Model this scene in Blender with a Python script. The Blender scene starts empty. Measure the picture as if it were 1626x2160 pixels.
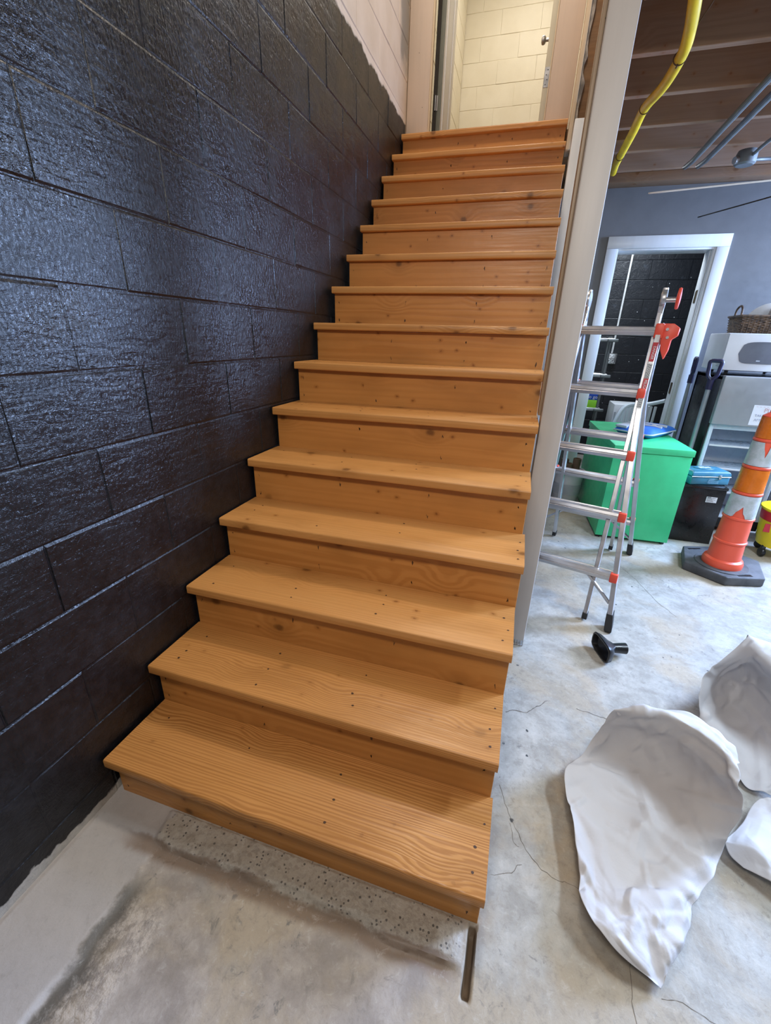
import bpy, bmesh, math, random
from mathutils import Vector, Matrix, noise as mnoise

S = bpy.context.scene
COL = S.collection
R = math.radians
rnd = random.Random(7)

# ------------------------------------------------------------------ camera
cam = bpy.data.cameras.new('camera')
cam.sensor_fit = 'HORIZONTAL'
cam.sensor_width = 36.0
cam.lens = 36.0 * 907.86 / 1626.0
cam.clip_start = 0.02
camo = bpy.data.objects.new('camera', cam)
camo.location = (1.09374, -0.65597, 1.42533)
camo.rotation_euler = (1.18105307, -0.0280911, 0.29642252)
COL.objects.link(camo)
S.camera = camo

# ------------------------------------------------------------------ world
w = bpy.data.worlds.new('world')
S.world = w
w.use_nodes = True
wb = w.node_tree.nodes['Background']
wb.inputs['Color'].default_value = (0.80, 0.88, 1.0, 1)
wb.inputs['Strength'].default_value = 0.22

# ------------------------------------------------------------------ lamps of the room and an added fill
def area(name, loc, sx, sy, power, colr, target=None, spread=None):
    l = bpy.data.lights.new(name, 'AREA')
    l.shape = 'RECTANGLE'
    l.size = sx
    l.size_y = sy
    l.energy = power
    l.color = colr
    if spread:
        l.spread = spread
    o = bpy.data.objects.new(name, l)
    o.location = loc
    if target is not None:
        d = Vector(target) - Vector(loc)
        o.rotation_euler = d.to_track_quat('-Z', 'Y').to_euler()
    COL.objects.link(o)
    return o

COOL = (0.80, 0.90, 1.0)
area('shop_and_fill_light', (2.95, 0.95, 2.5), 0.25, 1.0, 58, (0.70, 0.85, 1.0))
area('shop_and_fill_light', (3.9, 2.4, 2.5), 0.30, 1.2, 30, (0.66, 0.82, 1.0))
area('shop_and_fill_light', (4.9, 3.2, 2.40), 0.9, 1.6, 600, (0.42, 0.60, 1.0), (0.0, 0.4, 1.3))
area('shop_and_fill_light', (1.1, -0.95, 2.6), 1.2, 0.30, 30, (1.0, 0.92, 0.82), (0.95, 1.0, 1.0))  # unseen warm fill added above the camera to brighten risers and post
area('store_room_light', (1.95, 4.75, 2.75), 0.5, 0.9, 40, COOL)
area('landing_light', (0.75, 2.0, 5.0), 0.4, 0.4, 50, (1.0, 0.88, 0.74))
area('corridor_light', (0.7, 4.6, 5.0), 0.5, 0.6, 19, (1.0, 0.95, 0.87))

S.view_settings.view_transform = 'Standard'
S.view_settings.look = 'None'
S.view_settings.gamma = 1.0
S.view_settings.use_curve_mapping = False
S.view_settings.exposure = 0.0

# ------------------------------------------------------------------ node helpers
class N:
    def __init__(s, name):
        s.m = bpy.data.materials.new(name)
        s.m.use_nodes = True
        s.t = s.m.node_tree
        s.b = s.t.nodes['Principled BSDF']

    def n(s, kind, **kw):
        x = s.t.nodes.new(kind)
        for k, v in kw.items():
            setattr(x, k, v)
        return x

    def put(s, sock, v):
        if hasattr(v, 'links'):
            s.t.links.new(v, sock)
        elif isinstance(v, (tuple, list)) and len(v) == 3 and sock.type == 'RGBA':
            sock.default_value = (*v, 1)
        else:
            sock.default_value = v

    def pos(s):
        return s.n('ShaderNodeNewGeometry').outputs['Position']

    def nrm(s):
        return s.n('ShaderNodeNewGeometry').outputs['True Normal']

    def obj(s):
        return s.n('ShaderNodeTexCoord').outputs['Object']

    def rand(s):
        return s.n('ShaderNodeObjectInfo').outputs['Random']

    def vm(s, op, a, b=None):
        x = s.n('ShaderNodeVectorMath', operation=op)
        s.put(x.inputs[0], a)
        if b is not None:
            if op == 'SCALE':
                s.put(x.inputs['Scale'], b)
            else:
                s.put(x.inputs[1], b)
        return x.outputs[0]

    def mt(s, op, a, b=None, c=None, clamp=False):
        x = s.n('ShaderNodeMath', operation=op, use_clamp=clamp)
        s.put(x.inputs[0], a)
        if b is not None:
            s.put(x.inputs[1], b)
        if c is not None:
            s.put(x.inputs[2], c)
        return x.outputs[0]

    def xyz(s, v):
        x = s.n('ShaderNodeSeparateXYZ')
        s.put(x.inputs[0], v)
        return x.outputs

    def comb(s, a, b, c):
        x = s.n('ShaderNodeCombineXYZ')
        for i, v in enumerate((a, b, c)):
            s.put(x.inputs[i], v)
        return x.outputs[0]

    def noise(s, vec, scale, detail=4, rough=0.55, dist=0.0):
        x = s.n('ShaderNodeTexNoise')
        s.put(x.inputs['Vector'], vec)
        x.inputs['Scale'].default_value = scale
        x.inputs['Detail'].default_value = detail
        x.inputs['Roughness'].default_value = rough
        x.inputs['Distortion'].default_value = dist
        return x.outputs['Fac']

    def vor(s, vec, scale, feature='F1', out='Distance', rnd_=1.0, dim='3D'):
        x = s.n('ShaderNodeTexVoronoi', feature=feature, voronoi_dimensions=dim)
        s.put(x.inputs['Vector'], vec)
        x.inputs['Scale'].default_value = scale
        x.inputs['Randomness'].default_value = rnd_
        return x.outputs[out]

    def mr(s, v, a, b, c=0.0, d=1.0, smooth=True):
        x = s.n('ShaderNodeMapRange')
        x.interpolation_type = 'SMOOTHSTEP' if smooth else 'LINEAR'
        s.put(x.inputs[0], v)
        for i, q in enumerate((a, b, c, d)):
            s.put(x.inputs[1 + i], q)
        return x.outputs[0]

    def mix(s, f, a, b, mode='MIX'):
        x = s.n('ShaderNodeMix', data_type='RGBA', blend_type=mode)
        s.put(x.inputs[0], f)
        s.put(x.inputs[6], a)
        s.put(x.inputs[7], b)
        return x.outputs[2]

    def bump(s, h, strength=0.3, dist=0.01, nrm=None):
        x = s.n('ShaderNodeBump')
        x.inputs['Strength'].default_value = strength
        x.inputs['Distance'].default_value = dist
        s.put(x.inputs['Height'], h)
        if nrm is not None:
            s.put(x.inputs['Normal'], nrm)
        return x.outputs[0]

    def set(s, **kw):
        names = dict(col='Base Color', rough='Roughness', metal='Metallic', nrm='Normal', spec='Specular IOR Level',
                     coat='Coat Weight', coatr='Coat Roughness', alpha='Alpha', trans='Transmission Weight', ior='IOR',
                     sub='Subsurface Weight', sheen='Sheen Weight')
        for k, v in kw.items():
            s.put(s.b.inputs[names[k]], v)
        return s.m


def plain(name, colr, rough=0.5, metal=0.0, var=0.08, bump=0.0, bscale=60, **kw):
    g = N(name)
    p = g.obj()
    f = g.noise(p, 9, 4)
    dark = tuple(c * (1 - var * 2) for c in colr)
    c = g.mix(g.mr(f, 0.3, 0.7), dark, colr)
    r = g.mr(g.noise(p, 25, 3), 0.3, 0.7, max(rough - 0.06, 0.02), rough + 0.06)
    a = dict(col=c, rough=r, metal=metal)
    if bump:
        a['nrm'] = g.bump(g.noise(p, bscale, 4), bump, 0.005)
    a.update(kw)
    return g.set(**a)

# ------------------------------------------------------------------ materials
def make_wood(name, light, dark, axis, freq, amt, knots=1.0, rough=0.36, swirl=30):
    g = N(name)
    o = g.obj()
    rn = g.rand()
    off = g.comb(g.mt('MULTIPLY', rn, 17.0), g.mt('MULTIPLY', rn, 9.0), g.mt('MULTIPLY', rn, 5.0))
    p = g.vm('ADD', o, off)
    x = g.xyz(p)
    q = g.comb(g.mt('MULTIPLY', x[0], 0.42), g.mt('MULTIPLY', x[1], 4.5), g.mt('MULTIPLY', x[2], 4.5))
    d = g.noise(q, 1.9, 3, 0.5, 0.35)
    wv = g.noise(g.comb(g.mt('MULTIPLY', x[0], 0.5), g.mt('MULTIPLY', x[1], 11), g.mt('MULTIPLY', x[2], 11)), 1.6, 3)
    base = g.mt('ADD', g.mt('ADD', x[1], x[2]), g.mt('MULTIPLY', wv, 0.05))
    kv = g.comb(g.mt('MULTIPLY', x[0], 0.8), g.mt('ADD', x[1], x[2]), 0.0)
    kd = g.vor(kv, 3.6, dim='2D')
    kc = g.xyz(g.vor(kv, 3.6, out='Color', dim='2D'))
    t = g.mt('ADD', g.mt('MULTIPLY', base, freq), g.mt('MULTIPLY', d, swirl))
    t = g.mt('ADD', t, g.mt('MULTIPLY', g.mr(kd, 0.0, 0.34, 13.0, 0.0), g.mr(kc[1], 0.4, 0.5)))
    ring = g.mt('SINE', t)
    ring = g.mr(ring, -0.9, 0.9)
    fine = g.noise(g.comb(g.mt('MULTIPLY', x[0], 3.0), g.mt('MULTIPLY', x[1], 130), g.mt('MULTIPLY', x[2], 130)), 1.0, 3, 0.6)
    am = g.mr(g.noise(q, 1.2, 2), 0.35, 0.65, 0.45, 1.0)
    am = g.mt('MULTIPLY', am, g.mr(g.mt('FRACT', g.mt('MULTIPLY', rn, 7.3)), 0, 1, 0.45 * amt, 1.15 * amt))
    f = g.mt('MULTIPLY', ring, am)
    f = g.mt('ADD', f, g.mt('MULTIPLY', g.mt('SUBTRACT', fine, 0.5), 0.45), clamp=True)
    c = g.mix(f, light, dark)
    blot = g.noise(g.comb(g.mt('MULTIPLY', x[0], 1.6), g.mt('MULTIPLY', x[1], 5), g.mt('MULTIPLY', x[2], 5)), 1.3, 4)
    c = g.mix(g.mr(blot, 0.42, 0.75, 0, 0.45), c, (0.33, 0.135, 0.03))
    c = g.mix(g.mr(blot, 0.2, 0.42, 0.22, 0.0), c, (0.66, 0.36, 0.13))
    # small pin knots
    pd = g.mt('ADD', g.vor(kv, 15, dim='2D'), g.mt('MULTIPLY', g.mt('SUBTRACT', g.noise(p, 70, 3), 0.5), 0.16))
    pc = g.xyz(g.vor(kv, 15, out='Color', dim='2D'))
    pm = g.mt('MULTIPLY', g.mr(pd, 0.035, 0.085, 1.0, 0.0), g.mr(pc[0], 0.86, 0.88, 0, knots * 0.8))
    c = g.mix(pm, c, (0.17, 0.055, 0.012))
    ph = g.mt('MULTIPLY', g.mr(pd, 0.05, 0.24, 0.5, 0.0), g.mr(pc[0], 0.86, 0.88, 0, knots))
    c = g.mix(ph, c, (0.30, 0.105, 0.02))
    kd2 = g.mt('ADD', kd, g.mt('MULTIPLY', g.noise(p, 40, 3), 0.05))
    km = g.mt('MULTIPLY', g.mr(kd2, 0.045, 0.10, 1.0, 0.0), g.mr(kc[0], 0.55, 0.6, 0, knots))
    c = g.mix(km, c, (0.12, 0.045, 0.012))
    halo = g.mt('MULTIPLY', g.mr(kd2, 0.06, 0.30, 0.4, 0.0), g.mr(kc[0], 0.55, 0.6, 0, knots))
    c = g.mix(halo, c, (0.30, 0.12, 0.025))
    nb = g.bump(g.mt('ADD', g.mt('MULTIPLY', f, -0.5), g.noise(p, 14, 3)), 0.16, 0.006)
    return g.set(col=c, rough=g.mr(fine, 0.3, 0.7, rough - 0.05, rough + 0.1), nrm=nb, spec=0.45)

W_TREAD = make_wood('stained_pine_tread', (0.57, 0.262, 0.075), (0.31, 0.108, 0.020), 0, 690.0, 0.62, 0.35, swirl=24)
W_TREAD2 = make_wood('smooth_pine_tread', (0.58, 0.270, 0.080), (0.38, 0.145, 0.028), 0, 420.0, 0.42, 0.9, swirl=22)
W_RISER = make_wood('stained_pine_riser', (0.55, 0.240, 0.062), (0.39, 0.142, 0.027), 0, 190.0, 0.42, 1.0, swirl=20)
W_JOIST = make_wood('rough_joist_wood', (0.34, 0.215, 0.145), (0.20, 0.118, 0.075), 0, 160.0, 0.3, 0.6, 0.8)
W_DARK = make_wood('old_brown_stud', (0.20, 0.105, 0.045), (0.10, 0.05, 0.02), 1, 120.0, 0.7, 0.4, 0.7)


def make_block_paint():
    g = N('block_wall_paint')
    p = g.pos()
    x = g.xyz(p)
    wob = g.noise(p, 7, 4)
    edge = g.mt('ADD', x[2], g.mt('MULTIPLY', g.mt('SUBTRACT', wob, 0.5), 0.10))
    mblack = g.mr(edge, 2.895, 2.915, 1.0, 0.0)
    far = g.mr(x[1], 3.318, 3.322, 1.0, 0.0)
    mblack = g.mt('MULTIPLY', mblack, far)
    # grey smear of roller paint high in the corner
    sm = g.mt('MULTIPLY', g.mr(g.mt('ADD', x[1], g.mt('MULTIPLY', wob, 0.12)), 3.13, 3.22), g.mr(g.mt('ADD', x[2], g.mt('MULTIPLY', wob, 0.3)), 3.30, 3.42))
    sm = g.mt('MULTIPLY', sm, far)
    # bare mortar at the foot of the wall
    foot = g.mt('SUBTRACT', x[2], g.mt('MULTIPLY', g.noise(p, 14, 4), 0.085))
    bare = g.mr(foot, -0.018, -0.010, 1.0, 0.0)
    cb = g.mix(g.mr(g.noise(p, 30, 5), 0.35, 0.7), (0.0045, 0.004, 0.0048), (0.010, 0.0092, 0.0104))
    # matte retouched patches that follow the stair line
    st = g.mt('SUBTRACT', x[2], g.mt('MULTIPLY', x[1], 0.8225))
    near = g.mr(g.mt('ADD', st, g.mt('MULTIPLY', g.noise(p, 4, 3), 0.5)), 0.55, 0.8, 1.0, 0.0)
    cc = g.mix(g.mr(g.noise(p, 5, 3), 0.3, 0.7), (0.60, 0.47, 0.34), (0.66, 0.53, 0.40))
    col = g.mix(mblack, cc, cb)
    col = g.mix(g.mt('MULTIPLY', sm, 0.75), col, (0.19, 0.18, 0.15))
    col = g.mix(bare, col, g.mix(g.noise(p, 60, 4), (0.30, 0.27, 0.24), (0.52, 0.47, 0.40)))
    # roller texture
    h1 = g.noise(g.vm('MULTIPLY', p, (1, 1, 0.6)), 120, 4, 0.7, 0.4)
    h2 = g.noise(p, 17, 5, 0.6, 0.6)
    h3 = g.noise(g.vm('MULTIPLY', p, (1, 0.35, 1.6)), 26, 4, 0.6, 0.8)
    h = g.mt('ADD', g.mt('MULTIPLY', h1, 0.62), g.mt('ADD', g.mt('MULTIPLY', h2, 0.55), g.mt('MULTIPLY', h3, 0.65)))
    st_ = g.n('ShaderNodeBump')
    st_.inputs['Distance'].default_value = 0.0037
    g.put(st_.inputs['Height'], h)
    g.put(st_.inputs['Strength'], g.mr(mblack, 0, 1, 0.18, 0.95))
    rough = g.mr(g.noise(p, 6, 4), 0.35, 0.65, 0.15, 0.29)
    rough = g.mt('ADD', rough, g.mt('MULTIPLY', near, 0.13))
    rough = g.mr(mblack, 0, 1, 0.6, rough, smooth=False)
    rough = g.mt('MAXIMUM', rough, g.mt('MULTIPLY', bare, 0.9))
    return g.set(col=col, rough=rough, nrm=st_.outputs[0], spec=0.42)

M_BLOCK = make_block_paint()


def make_cream_block():
    g = N('cream_block_paint')
    p = g.pos()
    c = g.mix(g.mr(g.noise(p, 3, 3), 0.3, 0.7), (0.70, 0.635, 0.49), (0.76, 0.70, 0.56))
    return g.set(col=c, rough=0.55, nrm=g.bump(g.noise(p, 90, 4), 0.22, 0.004))

M_CREAM = make_cream_block()


def make_dark_block():
    g = N('store_room_black_paint')
    p = g.pos()
    h = g.mt('ADD', g.noise(p, 24, 5, 0.65, 0.5), g.mt('MULTIPLY', g.noise(p, 90, 4), 0.4))
    c = g.mix(g.mr(g.noise(p, 11, 5), 0.62, 0.78), (0.010, 0.012, 0.017), (0.035, 0.042, 0.058))
    # thin white drips and missed specks
    v = g.vor(p, 30)
    vc = g.xyz(g.vor(p, 30, out='Color'))
    sp = g.mt('MULTIPLY', g.mr(v, 0.10, 0.16, 1.0, 0.0), g.mr(vc[0], 0.93, 0.95))
    c = g.mix(sp, c, (0.6, 0.62, 0.65))
    return g.set(col=c, rough=0.42, nrm=g.bump(h, 0.55, 0.009))

M_DBLOCK = make_dark_block()


def make_concrete():
    g = N('stained_concrete')
    p = g.pos()
    x = g.xyz(p)
    n1 = g.noise(p, 2.3, 6, 0.6, 0.4)
    n2 = g.noise(p, 9, 6, 0.65, 0.3)
    n3 = g.noise(p, 60, 4, 0.6)
    right = g.mr(g.mt('ADD', x[0], g.mt('MULTIPLY', g.mt('SUBTRACT', n2, 0.5), 0.12)), 1.14, 1.22)
    cl = g.mix(g.mr(n2, 0.35, 0.68), (0.29, 0.252, 0.225), (0.43, 0.38, 0.34))
    cr = g.mix(g.mr(n2, 0.33, 0.66), (0.32, 0.305, 0.275), (0.46, 0.445, 0.41))
    c = g.mix(right, cl, cr)
    # tan stains, grey damp patches
    c = g.mix(g.mr(n1, 0.46, 0.62, 0, 0.75), c, (0.43, 0.35, 0.25))
    g1 = g.noise(g.vm('ADD', p, (5.1, 2.2, 0)), 3.1, 6, 0.65, 0.5)
    c = g.mix(g.mr(g1, 0.55, 0.72, 0, 0.55), c, (0.29, 0.275, 0.25))
    # scuffed dark grime flakes
    gm = g.noise(g.vm('ADD', p, (1.7, 7.7, 0)), 26, 6, 0.72, 0.6)
    gz = g.noise(g.vm('ADD', p, (3.3, 0.7, 0)), 2.6, 3)
    c = g.mix(g.mt('MULTIPLY', g.mr(gm, 0.55, 0.66, 0, 0.75), g.mr(gz, 0.50, 0.64)), c, (0.15, 0.145, 0.135))
    # drops of black paint
    pd = g.vm('ADD', p, g.vm('SCALE', g.comb(g.noise(p, 30), g.noise(p, 33), 0), 0.02))
    v = g.vor(pd, 22)
    vc = g.xyz(g.vor(pd, 22, out='Color'))
    dz = g.noise(g.vm('ADD', p, (0.3, 5.9, 0)), 2.0, 2)
    dm = g.mt('MULTIPLY', g.mr(v, 0.09, 0.15, 1.0, 0.0), g.mt('MULTIPLY', g.mr(vc[0], 0.80, 0.83), g.mr(dz, 0.42, 0.52)))
    c = g.mix(g.mt('MULTIPLY', dm, right), c, (0.05, 0.055, 0.06))
    # smooth new mortar along the wall, dark dust line, aggregate in front of the first riser
    edge = g.mt('ADD', x[0], g.mt('MULTIPLY', g.mt('SUBTRACT', n2, 0.5), 0.09))
    smooth = g.mr(edge, 0.235, 0.26, 1.0, 0.0)
    fy = g.mr(x[1], 0.02, 0.06, 1.0, 0.0)
    c = g.mix(g.mt('MULTIPLY', smooth, 0.85), c, g.mix(n2, (0.40, 0.37, 0.355), (0.49, 0.46, 0.44)))
    dl = g.mt('MULTIPLY', g.mr(edge, 0.235, 0.258), g.mr(edge, 0.27, 0.33, 1, 0))
    dl = g.mt('MULTIPLY', dl, g.mr(x[1], -0.20, -0.13, 1.0, 0.0))
    c = g.mix(g.mt('MULTIPLY', dl, 0.85), c, (0.085, 0.08, 0.07))
    agg = g.mt('MULTIPLY', g.mr(edge, 0.22, 0.24), g.mr(x[0], 1.13, 1.15, 1, 0))
    ay = g.mt('ADD', x[1], g.mt('MULTIPLY', g.mt('SUBTRACT', n2, 0.5), 0.05))
    agg = g.mt('MULTIPLY', agg, g.mr(ay, -0.062, -0.052))
    agg = g.mt('MULTIPLY', agg, fy)
    av = g.vor(p, 120)
    ac = g.xyz(g.vor(p, 120, out='Color'))
    acol = g.mix(g.mr(ac[0], 0.5, 0.9), (0.42, 0.37, 0.305), (0.34, 0.295, 0.24))
    acol = g.mix(g.mt('MULTIPLY', g.mr(av, 0.3, 0.45, 1, 0), g.mr(ac[1], 0.80, 0.84)), acol, (0.085, 0.075, 0.065))
    c = g.mix(g.mt('MULTIPLY', agg, 0.9), c, acol)
    mud = g.mt('MULTIPLY', g.mr(ay, -0.115, -0.085), g.mr(ay, -0.062, -0.05, 1, 0))
    mud = g.mt('MULTIPLY', mud, g.mt('MULTIPLY', g.mr(edge, 0.10, 0.22), g.mr(x[0], 1.1, 1.15, 1, 0)))
    c = g.mix(g.mt('MULTIPLY', mud, 0.8), c, (0.19, 0.125, 0.08))
    # rough brown scab left of the middle
    sc = g.mt('MULTIPLY', g.mr(edge, 0.27, 0.30), g.mr(g.mt('ADD', x[0], g.mt('MULTIPLY', n2, 0.12)), 0.44, 0.47, 1, 0))
    sc = g.mt('MULTIPLY', sc, g.mr(x[1], -0.22, -0.16, 1, 0))
    c = g.mix(g.mt('MULTIPLY', sc, g.mr(g.noise(p, 34, 6, 0.75), 0.42, 0.6, 0, 0.7)), c, (0.60, 0.53, 0.46))
    c = g.mix(g.mr(n3, 0.58, 0.8, 0, 0.35), c, (0.24, 0.22, 0.19))
    n4 = g.noise(p, 38, 8, 0.78, 0.5)
    rg = g.mt('SUBTRACT', 1.0, g.mt('MULTIPLY', smooth, 0.7))
    c = g.mix(g.mt('MULTIPLY', rg, g.mr(n4, 0.34, 0.5, 0.42, 0.0)), c, (0.22, 0.195, 0.165))
    c = g.mix(g.mt('MULTIPLY', rg, g.mr(n4, 0.53, 0.70, 0.0, 0.30)), c, (0.68, 0.65, 0.60))
    c = g.mix(g.mr(x[2], -0.012, -0.006, 0.85, 0.0), c, (0.10, 0.06, 0.03))  # shade of the slot painted in: colour darkens with depth
    h = g.mt('ADD', g.mt('MULTIPLY', g.mt('ADD', n3, n4), 0.45), g.mt('MULTIPLY', n2, 0.8))
    h = g.mt('ADD', h, g.mt('MULTIPLY', g.mt('MULTIPLY', g.mt('ADD', agg, sc), 1.5), g.noise(p, 110, 4)))
    rough = g.mr(n1, 0.35, 0.7, 0.42, 0.68)
    return g.set(col=c, rough=rough, nrm=g.bump(h, 0.35, 0.006), spec=0.4)

M_CONC = make_concrete()


def painted_wood(name, colr, rough=0.45):
    g = N(name)
    p = g.obj()
    x = g.xyz(p)
    f = g.noise(g.comb(g.mt('MULTIPLY', x[0], 30), g.mt('MULTIPLY', x[1], 30), g.mt('MULTIPLY', x[2], 1.5)), 1.0, 4)
    spk = g.vor(p, 26)
    sc = g.xyz(g.vor(p, 26, out='Color'))
    c = g.mix(g.mr(f, 0.3, 0.75, 0, 0.5), colr, tuple(q * 0.88 for q in colr))
    c = g.mix(g.mt('MULTIPLY', g.mr(spk, 0.05, 0.1, 1, 0), g.mr(sc[0], 0.9, 0.92)), c, tuple(q * 0.35 for q in colr))
    return g.set(col=c, rough=rough, nrm=g.bump(f, 0.15, 0.004))

M_POST = painted_wood('beige_post_paint', (0.55, 0.51, 0.48))
M_PINK = painted_wood('pinkish_cream_trim', (0.60, 0.475, 0.375))
M_STRIP = painted_wood('bare_tan_strip', (0.36, 0.26, 0.17))
M_LEAF = painted_wood('aged_cream_door', (0.56, 0.52, 0.40))
M_CREAMTRIM = painted_wood('cream_trim', (0.66, 0.52, 0.35))
M_WHITE = painted_wood('white_gloss_trim', (0.70, 0.72, 0.73), 0.32)
M_DOORW = painted_wood('white_door_paint', (0.75, 0.73, 0.70), 0.35)
M_GREYW = plain('grey_wall_paint', (0.145, 0.15, 0.158), 0.38, var=0.05, bump=0.06)
M_PLASTER = plain('broken_plaster', (0.42, 0.36, 0.30), 0.9, var=0.35, bump=0.8, bscale=40)
M_DGREEN = plain('shaded_grey_green', (0.16, 0.165, 0.13), 0.6)
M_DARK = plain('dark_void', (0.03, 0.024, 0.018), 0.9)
M_ALU = plain('brushed_aluminium', (0.58, 0.58, 0.60), 0.34, 0.9, var=0.05)
M_STEEL = plain('zinc_steel', (0.55, 0.55, 0.56), 0.35, 0.9)
M_PIPE = plain('grey_conduit', (0.22, 0.24, 0.25), 0.45, 0.4)
M_RED = plain('red_plastic', (0.80, 0.085, 0.045), 0.4, var=0.04)
M_BLACKR = plain('black_rubber', (0.018, 0.018, 0.02), 0.55, var=0.2, bump=0.2)
M_BLACKP = plain('black_plastic', (0.012, 0.012, 0.014), 0.33, var=0.2)
M_BASE = plain('worn_black_rubber', (0.10, 0.103, 0.112), 0.7, var=0.25, bump=0.5, bscale=45)
M_GREEN = plain('green_cabinet_paint', (0.055, 0.60, 0.25), 0.42, var=0.05)
M_LAMBLK = plain('black_laminate', (0.010, 0.009, 0.009), 0.3)
M_TEAL = plain('teal_toolbox_metal', (0.045, 0.20, 0.30), 0.38, var=0.15, bump=0.1)
M_BLUE = plain('blue_nylon', (0.02, 0.16, 0.62), 0.6, var=0.12, bump=0.35, bscale=90)
M_GREYN = plain('pale_grey_nylon', (0.50, 0.54, 0.60), 0.6, bump=0.3, bscale=90)
M_WHITEP = plain('white_plastic', (0.74, 0.76, 0.80), 0.35, var=0.03)
M_FRIDGE = plain('silver_grey_door', (0.36, 0.38, 0.41), 0.36, 0.35, var=0.03)
M_LINER = plain('pale_blue_liner', (0.62, 0.72, 0.84), 0.3, var=0.04)
M_GLASSD = plain('microwave_window', (0.16, 0.17, 0.20), 0.14)
M_NAVY = plain('navy_grip', (0.018, 0.016, 0.06), 0.45)
M_POLE = plain('grey_pole', (0.34, 0.37, 0.40), 0.4, 0.5)
M_ORANGE = plain('orange_delineator', (0.82, 0.10, 0.045), 0.42, var=0.03)
M_AMBER = plain('amber_reflective_band', (0.70, 0.16, 0.008), 0.28, var=0.12)
M_YELLOW = plain('yellow_plastic', (0.80, 0.62, 0.02), 0.35, var=0.05)
M_YPIPE = plain('yellow_gas_line', (0.80, 0.55, 0.012), 0.4, var=0.10)
M_WIRE = plain('brown_wire', (0.07, 0.03, 0.012), 0.6)
M_MAROON = plain('maroon_label', (0.28, 0.02, 0.05), 0.35)
M_REDLAB = plain('red_label', (0.50, 0.015, 0.03), 0.4)
M_INK = plain('dark_ink', (0.03, 0.03, 0.035), 0.6)
M_INKG = plain('green_ink', (0.05, 0.30, 0.30), 0.6)
M_INKR = plain('pink_red_ink', (0.62, 0.36, 0.38), 0.6)
M_INKB = plain('faded_blue_ink', (0.30, 0.34, 0.48), 0.6)
M_WINK = plain('white_ink', (0.8, 0.8, 0.8), 0.5)
M_NOTE = plain('white_note_paper', (0.74, 0.76, 0.82), 0.7, var=0.02)
M_LIME = plain('lime_card', (0.30, 0.72, 0.03), 0.5, var=0.03)
M_ROYAL = plain('royal_blue_card', (0.01, 0.08, 0.52), 0.5, var=0.03)
M_BROWNP = plain('brown_cardboard', (0.20, 0.13, 0.08), 0.8)
M_CHAIR = plain('white_resin', (0.68, 0.74, 0.80), 0.35, var=0.02)
M_CLEAR = plain('clear_plastic', (0.55, 0.62, 0.68), 0.2, var=0.02, alpha=0.35)


def make_paper():
    g = N('white_packing_paper')
    p = g.obj()
    h = g.mt('ADD', g.noise(p, 9, 4, 0.5, 0.8), g.mt('MULTIPLY', g.noise(p, 45, 3), 0.25))
    c = g.mix(g.noise(p, 6, 3), (0.56, 0.55, 0.565), (0.61, 0.60, 0.615))
    return g.set(col=c, rough=0.75, nrm=g.bump(h, 0.25, 0.012), spec=0.2)

M_PAPER = make_paper()


def make_tape():
    g = N('scuffed_reflective_tape')
    p = g.obj()
    c = g.mix(g.mr(g.noise(p, 14, 5, 0.7), 0.3, 0.7), (0.36, 0.40, 0.38), (0.55, 0.57, 0.60))
    return g.set(col=c, rough=0.4, spec=0.4)

M_TAPE = make_tape()


def make_wicker():
    g = N('dark_wicker')
    p = g.obj()
    c = g.mix(g.mr(g.noise(p, 40, 4), 0.35, 0.65), (0.045, 0.027, 0.016), (0.16, 0.095, 0.05))
    return g.set(col=c, rough=0.55)

M_WICK = make_wicker()

# ------------------------------------------------------------------ geometry helpers
def BM():
    return bmesh.new()


def bx(bm, lo, hi, bev=0.0, seg=2, M=None):
    r = bmesh.ops.create_cube(bm, size=1.0)
    vs = r['verts']
    for v in vs:
        v.co = Vector([lo[i] + (hi[i] - lo[i]) * (v.co[i] + 0.5) for i in range(3)])
    es = list({e for v in vs for e in v.link_edges})
    if bev > 0:
        q = bmesh.ops.bevel(bm, geom=es, offset=bev, segments=seg, affect='EDGES', profile=0.5)
        vs = list({v for f in q['faces'] for v in f.verts} | {v for v in vs if v.is_valid})
    if M is not None:
        for v in vs:
            v.co = M @ v.co
    return vs


def tube(bm, path, r, n=10, closed=False, caps=True):
    path = [Vector(p) for p in path]
    rs = r if isinstance(r, (list, tuple)) else [r] * len(path)
    rings = []
    prev = None
    m = len(path)
    for i, p in enumerate(path):
        if closed:
            t = path[(i + 1) % m] - path[i - 1]
        else:
            t = path[min(i + 1, m - 1)] - path[max(i - 1, 0)]
        t.normalize()
        if prev is None:
            a = Vector((0, 0, 1)) if abs(t.z) < 0.9 else Vector((1, 0, 0))
            u = t.cross(a).normalized()
        else:
            u = (prev - t * prev.dot(t)).normalized()
        prev = u
        v = t.cross(u)
        rings.append([bm.verts.new(p + rs[i] * (math.cos(2 * math.pi * k / n) * u + math.sin(2 * math.pi * k / n) * v)) for k in range(n)])
    for i in range(m if closed else m - 1):
        a, b = rings[i], rings[(i + 1) % m]
        for k in range(n):
            bm.faces.new((a[k], a[(k + 1) % n], b[(k + 1) % n], b[k]))
    if caps and not closed:
        bm.faces.new(rings[0][::-1])
        bm.faces.new(rings[-1])


def lathe(bm, prof, n=32, c=(0, 0), cap=True, seg=None):
    rings = []
    for r, z in prof:
        rings.append([bm.verts.new((c[0] + r * math.cos(2 * math.pi * k / n), c[1] + r * math.sin(2 * math.pi * k / n), z)) for k in range(n)])
    for a, b in zip(rings, rings[1:]):
        for k in range(n):
            bm.faces.new((a[k], a[(k + 1) % n], b[(k + 1) % n], b[k]))
    if cap:
        bm.faces.new(rings[0][::-1])
        bm.faces.new(rings[-1])


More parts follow.
